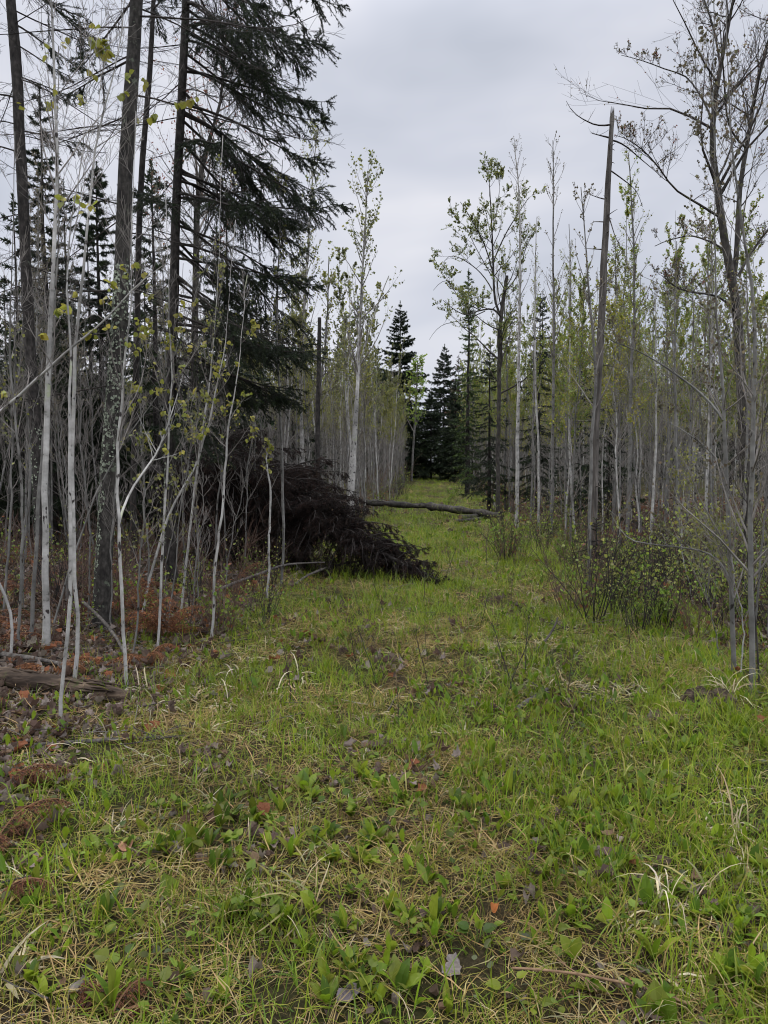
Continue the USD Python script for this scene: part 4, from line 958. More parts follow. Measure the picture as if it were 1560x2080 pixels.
part(t, 'limb', MB().tubes(C, taper(0.028, 0.012, 20), 8, lump=0.25, rng=rng), 'dead_wood', True, C[10].copy())
def fallen_branch(label, pix, wid, z, nb=6, mat='dead_wood', bl=0.25, ds=None):
    p = np.array([G(u, v) + [0, 0, zz] for (u, v), zz in zip(pix, z)])
    C = spline(p, 16)
    R = np.interp(np.linspace(0, 1, 16), np.linspace(0, 1, len(wid)), np.array(wid) * p[:, 1] / F / 2)
    t = thing('dead_branch', label, 'branch', C[8])
    o = C[8].copy()
    part(t, 'limb', MB().tubes(C, R, 7, lump=0.2, rng=rng), mat, True, o)
    B, RB, W, RW, b, _ = limbs(rng, C, R, nb, 0.1, bl, 15, 3, 0.95, -0.3, 0.3, minr=0.0015)
    for q in range(nb):
        part(t, 'twig', MB().tubes(B[q], RB[q], 4).tubes(W[b == q], RW[b == q], 3), mat, True, o)
fallen_branch('thin lichened stick lying on the leaf litter at the left, edge of the grass', [(70, 1522), (180, 1515), (280, 1508), (385, 1506)], [8, 9, 7, 4], [0.02, 0.025, 0.02, 0.02], 5)
fallen_branch('thin reddish stick lying in the grass at the bottom right', [(1040, 2012), (1150, 2020), (1260, 2032), (1400, 2062)], [5, 6, 6, 7], [0.05, 0.06, 0.05, 0.03], 2, 'cut_wood', 0.12)
fallen_branch('pale thin branch leaning out of the fallen spruce over the grass', [(600, 1195), (680, 1172), (760, 1165), (820, 1160)], [5, 5, 4, 2], [0.05, 0.16, 0.2, 0.18], 4)
fallen_branch('bent pale stick lying over the rust brown ferns', [(430, 1225), (520, 1205), (590, 1190), (660, 1185)], [7, 6, 5, 3], [0.12, 0.22, 0.28, 0.28], 4)
fallen_branch('short dark stick lying in the grass right of the trail middle', [(1050, 1450), (1080, 1432), (1112, 1418)], [9, 12, 7], [0.02, 0.03, 0.06], 5, 'dead_wood', 0.12)
fallen_branch('curved dark stick standing out of the grass right of the trail', [(1085, 1330), (1110, 1320), (1132, 1300)], [4, 5, 3], [0.02, 0.09, 0.2], 3, 'dark_twig', 0.15)
fallen_branch('pale crossed stick at the foot of the lichen covered trunk', [(170, 1275), (215, 1300), (255, 1345)], [7, 7, 5], [0.24, 0.14, 0.03], 3)

# rotten stump at the right
st = G(1445, 1432)
mb = MB()
na, nr = 40, 14
A2, Q2 = np.meshgrid(np.linspace(0, 2 * np.pi, na, endpoint=False), np.linspace(0.02, 1, nr), indexing='xy')
X2, Y2 = np.cos(A2) * Q2 * 0.27, np.sin(A2) * Q2 * 0.2
nz = meshkit.fbm(np.stack([X2 / 0.09 + 3, Y2 / 0.09 + 7, 0 * X2], -1), 3, 4)
Z2 = (0.10 * (1 - Q2 ** 2.5) + 0.16 * (nz - 0.5)) * (1 - Q2 ** 6) - 0.05 * Q2 ** 3
V = np.stack([X2 * (1 + 0.5 * (nz - 0.5)), Y2 * (1 + 0.5 * (nz - 0.5)), Z2], -1).reshape(-1, 3)
ff = []
for k in range(nr - 1):
    for j in range(na):
        a_, b_ = k * na + j, k * na + (j + 1) % na
        ff += [[a_, a_ + na, b_ + na], [a_, b_ + na, b_]]
mb.add(V, np.array(ff), None)
t = thing('rotten_stump', 'crumbling dark mossy stump at the foot of the near pair of grey stems', 'stump', st)
part(t, 'wood', mb, 'rot_crumble')

# ------------------------------------------------------------------ ferns, shrubs, tussocks
RUST = [(0.22, 0.095, 0.042), (0.16, 0.066, 0.033), (0.27, 0.125, 0.058), (0.11, 0.052, 0.03)]
def frond(rng, L, az, el, droop=-1.0, cols=RUST):
    mb = MB()
    C = curves(rng, np.zeros((1, 3)), np.array([[math.cos(az) * math.cos(el), math.sin(az) * math.cos(el), math.sin(el)]]), np.array([L]), 12, droop, 0.12)
    mb.tubes(C, taper(0.004, 0.0012, 12)[None], 3, (0.2, 0.11, 0.06))
    n = 34
    s = np.repeat(np.linspace(0.2, 0.98, n // 2), 2)
    o, t = along(C, np.zeros(n, int), s)
    sd = unit(np.cross(t, UP)) * np.tile([1, -1], n // 2)[:, None]
    l = L * 0.34 * np.sin(np.pi * np.clip((s - 0.1) / 0.95, 0, 1)) ** 0.7 * (1.15 - 0.7 * s) * rng.uniform(0.7, 1.1, n) + 0.01
    Pn = curves(rng, o, sd + 0.45 * t - 0.3 * UP + 0.2 * rng.normal(size=(n, 3)), l, 6, -1.0, 0.15)
    mb.tubes(Pn, np.full((n, 6), 0.001), 3, (0.18, 0.08, 0.045))
    m = 18
    b = np.repeat(np.arange(n), m)
    ss_ = np.tile(np.repeat(np.linspace(0.08, 0.97, m // 2), 2), n)
    o2, t2 = along(Pn, b, ss_)
    s2 = unit(np.cross(t2, rand_dir(rng, len(b)) * 0.5 + UP)) * np.tile([1, -1], len(b) // 2)[:, None]
    Y = unit(s2 + 0.3 * t2 - 0.25 * UP)
    X, Z = frame(Y, rng, 1.2)
    mb.stamp(DIAMOND[0] * [0.5, 1, 1], DIAMOND[1], o2, X, Y, Z, l[b] * 0.2 * (1.1 - ss_) * rng.uniform(0.7, 1.2, len(b)) + 0.004, tint(rng, len(b), cols, 0.2))
    return mb
rng = np.random.default_rng(41)
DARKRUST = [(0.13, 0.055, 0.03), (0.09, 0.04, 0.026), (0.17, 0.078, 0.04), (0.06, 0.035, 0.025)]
def fern(u, v, L, n, az, spread, label, el=0.95, cols=RUST, droop=-1.9, at=None):
    p = G(u, v) if at is None else at
    t = thing('dead_fern', label, 'fern', p)
    for q in range(n):
        part(t, 'frond', frond(rng, L * rng.uniform(0.75, 1.15), math.radians(az + rng.uniform(-spread, spread)), el * rng.uniform(0.6, 1.2), droop, cols), 'dry')
    return t
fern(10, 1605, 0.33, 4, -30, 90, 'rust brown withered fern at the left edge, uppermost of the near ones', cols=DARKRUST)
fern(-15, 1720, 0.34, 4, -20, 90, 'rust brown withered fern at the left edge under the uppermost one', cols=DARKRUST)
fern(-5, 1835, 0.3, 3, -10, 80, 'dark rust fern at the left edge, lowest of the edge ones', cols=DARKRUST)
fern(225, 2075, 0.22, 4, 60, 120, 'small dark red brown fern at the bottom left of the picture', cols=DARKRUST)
fern(475, 1205, 0.6, 10, -60, 150, 'biggest rust brown fern clump in front of the fallen spruce', 1.1, droop=-2.0)
fern(335, 1300, 0.6, 9, -70, 140, 'rust brown fern clump behind the whip thin stems left of the grass', 1.15, droop=-2.0)
fern(300, 1345, 0.42, 6, -50, 160, 'small rust fern beside the foot of the pale forked birch')
fern(105, 1372, 0.4, 6, -60, 120, 'red brown fern just behind the rotten log')
fern(60, 1290, 0.5, 5, 0, 180, 'rust fern between the birch stems at the left edge')
fern(235, 1240, 0.6, 5, 0, 180, 'rust fern at the right of the lichen covered trunk')
fern(690, 1085, 0.55, 4, -90, 100, 'small reddish fern beside the foot of the tallest leafy aspen')
F1 = thing('dead_fern', 'rust brown dead fern under the right stand', 'fern', G(1480, 1080), group='dead ferns under the right stand')
for q in range(6):
    part(F1, 'frond', frond(rng, 0.8 * rng.uniform(0.7, 1.1), q * 1.05, 0.95, -2.0, RUST[1:2] + DARKRUST), 'dry')
for q in range(13):
    u, v = rng.uniform(1270, 1600), rng.uniform(1040, 1125)
    p = G(u, v)
    thing('dead_fern', 'rust brown dead fern under the right stand', 'fern', p, rng.uniform(0, 360), rng.uniform(0.7, 1.15), 'dead ferns under the right stand', src=F1)
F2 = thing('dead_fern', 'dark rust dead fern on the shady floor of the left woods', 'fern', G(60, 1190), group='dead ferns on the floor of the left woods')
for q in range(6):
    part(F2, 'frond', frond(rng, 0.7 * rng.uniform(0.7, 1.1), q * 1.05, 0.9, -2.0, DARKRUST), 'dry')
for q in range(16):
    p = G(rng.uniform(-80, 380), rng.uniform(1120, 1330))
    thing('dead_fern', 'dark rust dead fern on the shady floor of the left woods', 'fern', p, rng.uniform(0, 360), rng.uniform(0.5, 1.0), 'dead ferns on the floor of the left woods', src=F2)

def shrub(rng, H, nst, leaf, cols, size, spread=0.35):
    n = nst
    az = rng.uniform(0, 6.28, n)
    d = np.stack([np.cos(az) * spread, np.sin(az) * spread, np.ones(n)], -1)
    base = np.stack([np.cos(az), np.sin(az), 0 * az], -1) * rng.uniform(0, 0.12, (n, 1))
    C = curves(rng, base, d, H * rng.uniform(0.5, 1.05, n), 7, 0.2, 0.25)
    m = 7
    b = np.repeat(np.arange(n), m)
    o, t = along(C, b, rng.uniform(0.25, 1, n * m))
    l = H * 0.3 * rng.uniform(0.4, 1.1, n * m)
    W = curves(rng, o, t + 0.8 * rand_dir(rng, n * m), l, 4, 0.2, 0.2)
    wood = MB().tubes(C, np.broadcast_to(taper(0.005, 0.002, 7), (n, 7)), 4).tubes(W, np.broadcast_to(taper(0.002, 0.0012, 4), (n * m, 4)), 3)
    return wood, leaves_on(rng, np.concatenate([W, C[:, -4:]]), leaf, size, cols, MB(), OVATE, 0.1, 0.2) if leaf else None
rng = np.random.default_rng(43)
SH = [shrub(rng, 0.75, 9, 2, FRESH + YOUNG, 0.03), shrub(rng, 0.95, 9, 1, FRESH + YOUNG, 0.032), shrub(rng, 0.6, 10, 1, FRESH + RUST[:1], 0.034), shrub(rng, 1.0, 9, 0, YOUNG, 0.03), shrub(rng, 0.4, 7, 3, FRESH, 0.036)]
def shrubs(label, group, spots, kinds, sizes):
    first = {}
    for (x, y), k, s in zip(spots, kinds, sizes):
        loc = (x, y, float(gh(x, y)) - 0.02)
        if k not in first:
            t = first[k] = thing('leafing_shrub', label, 'shrub', loc, rng.uniform(0, 360), s, group)
            part(t, 'stems', SH[k][0], 'red_twig' if k in (2, 3) else 'dark_twig', True)
            if SH[k][1]:
                part(t, 'leaves', SH[k][1], 'leaf')
        else:
            thing('leafing_shrub', label, 'shrub', loc, rng.uniform(0, 360), s, group, src=first[k])
def px_spots(n, u0, u1, v0, v1):
    return [tuple(G(rng.uniform(u0, u1), v)[:2]) for v in rng.uniform(v0, v1, n)]
for n, us, vs, where in ((64, (1150, 1640), (1065, 1170), 'back'), (66, (1150, 1640), (1170, 1300), 'front'), (36, (1000, 1240), (1048, 1150), 'trail side')):
    sp = px_spots(n, *us, *vs)
    shrubs('knee high twiggy shrub with small fresh leaves, %s of the right undergrowth' % where, 'shrubs at the %s of the right undergrowth' % where, sp, rng.choice([0, 0, 1, 1, 2, 3, 4], n), rng.uniform(0.55, 1.3, n))
sp = px_spots(52, -60, 560, 1100, 1300) + px_spots(14, 500, 800, 1030, 1085)
shrubs('low shrub with few green leaves in the shade of the left woods', 'shrubs in the shade of the left woods', sp, rng.choice([2, 3, 3, 1], len(sp)), rng.uniform(0.45, 1.15, len(sp)))
sp = px_spots(12, 690, 950, 1000, 1028) + px_spots(10, 700, 960, 1058, 1066)
shrubs('green leafy bush beside the trunk lying across the trail', 'bushes beside the fallen trunk', sp, rng.choice([0, 4], len(sp)), np.r_[rng.uniform(0.7, 1.3, 12), rng.uniform(0.3, 0.6, 10)])
sp = [(xc(y) + sd * (hw(y) + o), y) for y, sd, o in zip(rng.uniform(24, 56, 42), rng.choice([-1, 1], 42), rng.uniform(-0.3, 1.2, 42))]
shrubs('young leafy bush along the edge of the far trail', 'bushes along the far trail', [(float(a), float(b)) for a, b in sp], rng.integers(0, 5, 42), rng.uniform(0.9, 2.0, 42))

# thin dark weed stalks standing in the grass
W1 = None
for q in range(70):
    u, v = (rng.uniform(640, 1230), rng.uniform(1075, 1250)) if q < 45 else (rng.uniform(480, 1440), rng.uniform(1210, 1480))
    p = G(u, v)
    lab = 'thin dark leafless weed stalk standing in the grass of the trail'
    if W1 is None:
        W1 = thing('weed_stalk', lab, 'weed', p, group='weed stalks in the grass')
        C = curves(rng, np.zeros((1, 3)), np.array([[0.1, 0, 1.0]]), np.array([0.42]), 7, 0, 0.2)[0]
        R = taper(0.0035, 0.0016, 7)
        B, RB, W, RW, b, _ = limbs(rng, C, R, 7, 0.3, 0.16, 45, 2, minr=0.001)
        part(W1, 'stem', MB().tubes(C, R, 4), 'dark_twig', True)
        part(W1, 'twigs', MB().tubes(B, RB, 3).tubes(W, RW, 3), 'dark_twig', True)
    else:
        thing('weed_stalk', lab, 'weed', p, rng.uniform(0, 360), rng.uniform(0.5, 1.25), 'weed stalks in the grass', rng.normal() * 9, src=W1)

TAN = [(0.34, 0.255, 0.105), (0.25, 0.175, 0.065), (0.42, 0.335, 0.16), (0.16, 0.105, 0.042)]
PALE = [(0.50, 0.44, 0.31), (0.43, 0.37, 0.25), (0.38, 0.31, 0.19)]
GREEN = [(0.128, 0.20, 0.011), (0.162, 0.245, 0.014), (0.21, 0.285, 0.019), (0.085, 0.145, 0.011), (0.265, 0.30, 0.023)]
OLIVE = [(0.20, 0.19, 0.035), (0.25, 0.22, 0.05), (0.15, 0.165, 0.025)]
HERB = [(0.11, 0.175, 0.012), (0.065, 0.115, 0.012), (0.15, 0.215, 0.014), (0.19, 0.24, 0.022), (0.13, 0.16, 0.02)]
def tuft(rng, n, L, spread, el, bend, w, cols, cols2=None, k=6, wob=0.12):
    az = rng.uniform(0, 6.28, n)
    r = spread * np.sqrt(rng.random(n))
    a2 = rng.uniform(0, 6.28, n)
    base = np.stack([np.cos(a2) * r, np.sin(a2) * r, np.full(n, -0.008)], -1)
    e = np.radians(el + rng.normal(size=n) * 14)
    d = np.stack([np.cos(az) * np.cos(e), np.sin(az) * np.cos(e), np.sin(e)], -1)
    C = curves(rng, base, d, L * rng.uniform(0.5, 1.15, n), k, bend, wob)
    C[:, :, 2] = np.maximum(C[:, :, 2], 0.004 + 0.012 * rng.random((n, 1))) * (np.arange(k) > 0) + C[:, :, 2] * (np.arange(k) == 0)
    side = unit(np.cross(C[:, -1] - C[:, 0], rand_dir(rng, n) * 0.4 + UP))
    c = tint(rng, n, cols, 0.14)
    return MB().blades(C, np.full(n, w) * rng.uniform(0.7, 1.3, n), side, c, None if cols2 is None else tint(rng, n, cols2, 0.12))
rng = np.random.default_rng(51)
def tussock(u, v, n, L, label, cols=PALE, el=62, bend=-2.6, w=0.007, spread=0.06):
    t = thing('dry_grass_tussock', label, 'grass tussock', G(u, v))
    part(t, 'blades', tuft(rng, n, L, spread, el, bend, w, cols, k=8), 'dry')
tussock(1482, 1418, 34, 0.42, 'pale tan grass tussock drooping over the rotten stump', w=0.009)
tussock(290, 1412, 26, 0.34, 'pale tan grass tussock at the right end of the rotten log', w=0.011)
tussock(388, 1425, 14, 0.24, 'pale curved dead blades at the left edge of the grass, nearest the log end', w=0.013)
tussock(475, 1378, 12, 0.26, 'few pale arched dead blades standing left in the grass', w=0.013)
tussock(1360, 1850, 18, 0.34, 'pale arched dead blades in the long grass at the lower right')
tussock(1290, 1900, 16, 0.26, 'yellowed arched sedge blades at the lower right', OLIVE + PALE[2:])
tussock(1075, 1665, 16, 0.24, 'yellow tipped sedge tuft right of the middle of the grass', OLIVE)
tussock(985, 1745, 22, 0.2, 'tan and green sedge tuft below the middle of the grass', TAN + OLIVE)
tussock(1170, 1790, 18, 0.22, 'drooping tan sedge tuft right of the lower middle', TAN)
tussock(820, 1860, 16, 0.17, 'small arched straw tuft below the middle', TAN)
tussock(1500, 1700, 14, 0.3, 'pale thin dead blades near the right edge', PALE)
tussock(20, 1990, 8, 0.22, 'broad pale dead blades at the lower left corner', PALE, 45, -1.5, 0.018)
D1 = None
for u, v in ((330, 1446), (425, 1402), (505, 1345), (562, 1302), (250, 1490), (600, 1385), (535, 1415), (360, 1380), (410, 1330), (180, 1500), (640, 1280), (300, 1455), (455, 1440), (120, 1545), (60, 1560)):
    lab, grp = 'straw pale tuft of collapsed dead grass along the left edge of the grass', 'dead grass tufts along the left edge'
    if D1 is None:
        D1 = thing('dead_grass_tuft', lab, 'grass tussock', G(u, v), group=grp)
        part(D1, 'blades', tuft(rng, 26, 0.24, 0.09, 45, -2.6, 0.010, PALE + TAN[:1], k=8, wob=0.2), 'dry')
    else:
        thing('dead_grass_tuft', lab, 'grass tussock', G(u, v), rng.uniform(0, 360), rng.uniform(0.6, 1.3), grp, src=D1)
t = thing('iris_shoot', 'single upright fan of dark green blades in the middle of the grass', 'plant', G(992, 1462))
for q in range(5):
    d = np.array([[rng.normal() * 0.12, rng.normal() * 0.1, 1.0]])
    C = curves(rng, np.array([[0.012 * (q - 2), 0, -0.01]]), d, np.array([0.2 * rng.uniform(0.6, 1.1)]), 6, 0, 0.05)
    part(t, 'blade', MB().blades(C, np.array([0.013]), np.array([[0.9, 0.4, 0]]), tint(rng, 1, GREEN[:1], 0.05)), 'leaf')

# ------------------------------------------------------------------ plants one can pick out in the foreground
def rosette(rng, name, label, cat, p, n, L, shape, cols, el=55, w=1.0, group=None, stalk=0.0, sc=1.0):
    t = thing(name, label, cat, p, rng.uniform(0, 360), sc, group)
    for q in range(n):
        az = q * 2 * np.pi / n + rng.normal() * 0.5
        e = math.radians(el + rng.normal() * 14)
        Y = np.array([[math.cos(az) * math.cos(e), math.sin(az) * math.cos(e), math.sin(e)]])
        X = unit(np.cross(Y, UP + 0.25 * rng.normal(size=(1, 3))))
        l = L * rng.uniform(0.65, 1.15)
        mb = MB()
        b0 = np.zeros((1, 3))
        if stalk:
            b0 = Y * stalk * np.array([1, 1, 1.0]) * rng.uniform(0.7, 1.2)
            mb.tubes(np.stack([np.zeros((1, 3)), b0 * 0.5 + [0, 0, 0.004], b0], 1), np.full((1, 3), 0.0013), 3, (0.12, 0.17, 0.05))
            Y = unit(Y - [0, 0, 0.7])
            X = unit(np.cross(Y, UP + 0.25 * rng.normal(size=(1, 3))))
        tv = shape[0] * [w, 1, 1]
        k = tv[:, 1]
        tv = tv + np.stack([0 * k, 0 * k, -0.22 * k ** 2 * rng.uniform(0.2, 1.5) + 0.06 * rng.normal() * tv[:, 0] * 4], -1)
        mb.stamp(tv, shape[1], b0, X, Y, np.cross(X, Y), l, tint(rng, 1, cols, 0.1))
        part(t, 'leaf', mb, 'leaf')
    return t
rng = np.random.default_rng(61)
def gpix(n, us, vs):
    out = []
    while len(out) < n:
        p = G(rng.uniform(*us), rng.uniform(*vs))
        if rng.random() < 0.12 + 0.88 * ss(0.46, 0.58, fbm2(p[0], p[1], 0.55, 2, 21)):
            out.append(p)
    return out
singles = [((349, 1825), 1, 0.075, OVATE, 'single pale green oval leaf standing up at the lower left', 1.0), ((288, 1690), 1, 0.07, OVATE, 'pale green rounded leaf on a stalk at the left middle of the foreground', 1.2), ((612, 1605), 2, 0.09, OVATE, 'large bright green leaf leaning right of the left foreground', 0.9),
           ((65, 1850), 3, 0.075, OVATE, 'broad green leaves beside the lowest edge fern', 0.9), ((218, 1815), 2, 0.07, OVATE, 'two broad leaves between the fern and the single pale leaf', 0.9), ((765, 1990), 3, 0.09, LANCE, 'upright lance shaped leaves at the bottom middle', 1.1),
           ((870, 1800), 4, 0.06, OVATE, 'cluster of crinkled green leaves below the middle', 0.9), ((1240, 1880), 4, 0.1, LANCE, 'tall dark green pointed leaves at the lower right', 1.5), ((845, 2050), 2, 0.1, LANCE, 'tall narrow dark leaf blade at the bottom, left of the middle', 1.0),
           ((1340, 2075), 2, 0.09, OVATE, 'large round green leaf cut by the bottom edge at the right', 1.1), ((1090, 1930), 4, 0.075, LANCE, 'group of oval green leaves left of the lower right corner', 1.6), ((1165, 1960), 4, 0.075, LANCE, 'pale green leaf group beside the reddish stick', 1.6)]
for (u, v), n, L, shp, lab, w in singles:
    rosette(rng, 'broad_leaf_herb', lab, 'herb', G(u, v), n, L, shp, HERB, 68 if n < 4 else 55, w)
def kinds_of(label, group, name, makes, spots):
    protos = []
    for i, p in enumerate(spots):
        if i < len(makes):
            protos.append(makes[i](p))
        else:
            thing(name, label, 'herb', p, rng.uniform(0, 360), rng.uniform(0.7, 1.25), group, src=protos[int(rng.integers(len(makes)))])
for us, vs, n, where in (((560, 1080), (1560, 2075), 50, 'bottom middle'), ((1080, 1600), (1560, 2075), 50, 'lower right'), ((40, 560), (1560, 2075), 36, 'lower left'), ((820, 1600), (1380, 1560), 44, 'middle distance on the right')):
    lab, grp = 'upright clump of lance shaped green leaves in the grass, ' + where, 'lance leaved clumps, ' + where
    kinds_of(lab, grp, 'lance_leaf_herb', [lambda p, n=n_, L=L, e=e, w=w: rosette(rng, 'lance_leaf_herb', lab, 'herb', p, n, L, LANCE, HERB, e, w, grp) for n_, L, e, w in ((6, 0.085, 62, 1.3), (5, 0.1, 68, 1.1), (7, 0.07, 52, 1.5), (4, 0.11, 72, 1.0), (8, 0.08, 58, 1.25))], gpix(n, us, vs))
for us, vs, n, where in (((20, 560), (1600, 2075), 40, 'lower left'), ((560, 1060), (1600, 2075), 36, 'bottom middle'), ((1060, 1580), (1600, 2075), 36, 'lower right'), ((300, 1580), (1420, 1600), 48, 'middle of the picture')):
    lab2, grp2 = 'low herb with three small rounded leaves in the grass, ' + where, 'three leaved herbs, ' + where
    kinds_of(lab2, grp2, 'three_leaf_herb', [lambda p, n=n_, L=L, s=s: rosette(rng, 'three_leaf_herb', lab2, 'herb', p, n, L, OVATE, HERB + FRESH[1:2], 62, 0.95, grp2, s) for n_, L, s in ((3, 0.038, 0.05), (3, 0.045, 0.06), (6, 0.034, 0.05), (5, 0.04, 0.045))], gpix(n, us, vs))

# curled grey brown dead leaves
def dead_leaf(rng, cols):
    n = 14
    th = np.linspace(0, 2 * np.pi, n, endpoint=False)
    rad = (0.5 + 0.06 * np.cos(th)) * (1 + 0.10 * rng.normal(size=n)) * (1 + 0.10 * np.cos(th * 7))
    rings = [np.zeros((1, 2))] + [np.stack([np.sin(th) * rad * q * rng.uniform(0.75, 0.95), np.cos(th) * rad * q], -1) for q in (0.45, 0.78, 1.0)]
    v = np.vstack(rings)
    a, b, e = rng.uniform(0.6, 2.4), rng.uniform(-0.8, 1.6), rng.uniform(0, 6.28)
    r2 = (v ** 2).sum(1)
    z = 0.5 * a * np.abs(v[:, 0]) + b * v[:, 1] ** 2 + 0.7 * r2 * np.sin(np.arctan2(v[:, 1], v[:, 0]) * 2 + e) + 0.035 * rng.normal(size=len(v))
    v = np.stack([v[:, 0] * (1 - 0.55 * a * np.abs(v[:, 0]) * 0.5), v[:, 1], z - z.min()], -1)
    f = [[0, 1 + j, 1 + (j + 1) % n] for j in range(n)]
    for k in range(2):
        for j in range(n):
            p, q = 1 + k * n + j, 1 + k * n + (j + 1) % n
            f += [[p, p + n, q + n], [p, q + n, q]]
    return MB().add(v, np.array(f), None, tint(rng, 1, cols, 0.1)[0])
DEAD = [(0.17, 0.135, 0.11), (0.12, 0.088, 0.07), (0.23, 0.195, 0.165), (0.085, 0.058, 0.042), (0.16, 0.105, 0.065)]
DL = [dead_leaf(rng, [c]) for c in DEAD + DEAD]
for us, vs, n, where in (((20, 540), (1620, 2078), 34, 'at the lower left'), ((540, 1060), (1620, 2078), 34, 'at the bottom middle'), ((1060, 1580), (1620, 2078), 32, 'at the lower right'), ((60, 760), (1420, 1620), 60, 'in front of the rotten log')):
    first = {}
    lab3, grp3 = 'curled grey brown dead leaf lying in the grass ' + where, 'dead leaves lying ' + where
    for p in gpix(n, us, vs):
        k = int(rng.integers(len(DL)))
        args = (p + [0, 0, 0.004 + 0.014 * rng.random()], rng.uniform(0, 360), 0.052 * rng.uniform(0.55, 1.2), grp3, rng.normal() * 28)
        if k not in first:
            first[k] = thing('dead_leaf', lab3, 'dead leaf', *args)
            part(first[k], 'blade', DL[k], 'dry')
        else:
            thing('dead_leaf', lab3, 'dead leaf', *args, src=first[k])
for (u, v), s, c, lab in (((258, 1738), 0.085, (0.36, 0.19, 0.13), 'pinkish tan dead leaf lying at the left of the foreground'), ((1004, 1862), 0.05, (0.34, 0.13, 0.04), 'small orange brown dead leaf in the lower right grass'), ((1285, 1772), 0.06, (0.32, 0.14, 0.07), 'reddish dead leaf held up in the long grass at the right'),
                          ((712, 2035), 0.085, (0.22, 0.19, 0.185), 'largest grey dead leaf at the bottom, left of the middle'), ((915, 1990), 0.07, (0.20, 0.175, 0.165), 'pale grey folded dead leaf at the bottom middle'), ((922, 1968), 0.055, (0.19, 0.165, 0.155), 'pale grey dead leaf just above the folded one')):
    t = thing('dead_leaf', lab, 'dead leaf', G(u, v) + [0, 0, 0.018], rng.uniform(0, 360), s * 0.9, None, 20)
    part(t, 'blade', dead_leaf(rng, [c]), 'dry')

# ------------------------------------------------------------------ ground cover
def scatter(rng, rho, d0, d1, p=1.5, near=5.0, extra=1.8):
    """points in the seen wedge of ground (with a margin), rho per square metre near the lens, thinning out with distance"""
    dd = np.linspace(d0, d1, 4000)
    dens = rho * np.minimum(1, (near / dd) ** p) * 2 * (0.56 * dd + extra)
    cdf = np.cumsum(dens) * (dd[1] - dd[0])
    n = int(cdf[-1])
    y = np.interp(rng.random(n) * cdf[-1], cdf, dd)
    return rng.uniform(-1, 1, n) * (0.56 * y + extra), y
def cover(name, label, cat, protos, x, y, rng, s0=1.0, grow=0.10, tilt=6, zoff=0.0, hs=None):
    n = len(x)
    s = s0 * rng.uniform(0.7, 1.3, n) * (1 + grow * np.maximum(0, y - 4) ** 0.8)
    h = s if hs is None else s * hs
    sc = np.stack([s, s, np.minimum(h, s0 * 1.3 * rng.uniform(0.7, 1.3, n))], -1)
    instancer(name, label, cat, [[('blades', mb, mat, False)] for mb, mat in protos], np.stack([x, y, gh(x, y) + zoff], -1), rng.integers(0, len(protos), n),
              np.stack([rng.normal(size=n) * tilt, rng.normal(size=n) * tilt, rng.uniform(0, 360, n)], -1), sc)
rng = np.random.default_rng(71)
def keep(x, y, p):
    k = rng.random(len(x)) < p
    return x[k], y[k]
def trail(x, y, soft=0.9):
    return 1 - ss(-0.5, soft, edge(x, y) + 0.5 * (fbm2(x, y, 1.1, 2, 5) - 0.5))
def left_floor(x, y):
    return ss(0.1, -0.6, x - (-1.25 - 0.02 * y)) if False else ss(-0.3, 0.5, (xc(y) - hw(y)) - np.asarray(x) + 0.6 * (fbm2(x, y, 1.0, 2, 6) - 0.5)) * ss(3.0, 4.8, y - 0.6 * np.asarray(x))
patch = lambda x, y, s, seed, a=0.4, b=0.6: ss(a, b, fbm2(x, y, s, 3, seed))
# thatch: fine tan dead grass lying about
x, y = scatter(rng, 125, 1.0, 46)
x, y = keep(x, y, np.clip((0.35 + 0.35 * ss(4.5, 2.5, y) + 0.65 * patch(x, y, 1.2, 7)) * (0.25 + 0.75 * trail(x, y)) * (1 - 0.45 * ss(0.3, 1.6, x) * ss(14, 6, y)) * (1 - 0.6 * ss(9, 16, y)), 0, 1))
cover('dead_grass', 'tan dead grass lying matted between the green blades', 'dead grass', [(tuft(rng, 30, 0.16, 0.13, 16, -0.5, 0.0028, TAN + OLIVE[1:2], k=6, wob=0.5), 'dry'), (tuft(rng, 26, 0.2, 0.12, 26, -1.4, 0.0034, TAN + PALE[2:], k=6, wob=0.35), 'dry'),
      (tuft(rng, 30, 0.12, 0.12, 12, -0.2, 0.0024, TAN, k=7, wob=0.8), 'dry'), (tuft(rng, 22, 0.18, 0.12, 30, -1.2, 0.004, TAN + OLIVE, k=6, wob=0.35), 'dry')], x, y, rng)
# green grass
x, y = scatter(rng, 190, 1.0, 60)
x, y = keep(x, y, np.clip((0.30 + 0.7 * patch(x, y, 0.9, 8)) * trail(x, y) * (0.62 + 0.38 * ss(0, 1.2, x + 0.6 * ss(8, 11, y) * 2)) + 0.04, 0, 1))
cover('grass', 'short green spring grass of the trail', 'grass', [(tuft(rng, 16, 0.11, 0.10, 62, -0.7, 0.0042, GREEN, GREEN[1:3]), 'blade'), (tuft(rng, 14, 0.15, 0.10, 66, -1.1, 0.0046, GREEN, GREEN), 'blade'), (tuft(rng, 18, 0.08, 0.11, 55, -0.6, 0.0038, GREEN), 'blade'),
      (tuft(rng, 12, 0.16, 0.08, 70, -1.3, 0.005, GREEN, GREEN[2:]), 'blade'), (tuft(rng, 16, 0.09, 0.1, 58, -0.8, 0.004, OLIVE[:1] + GREEN[1:4]), 'blade')], x, y, rng)
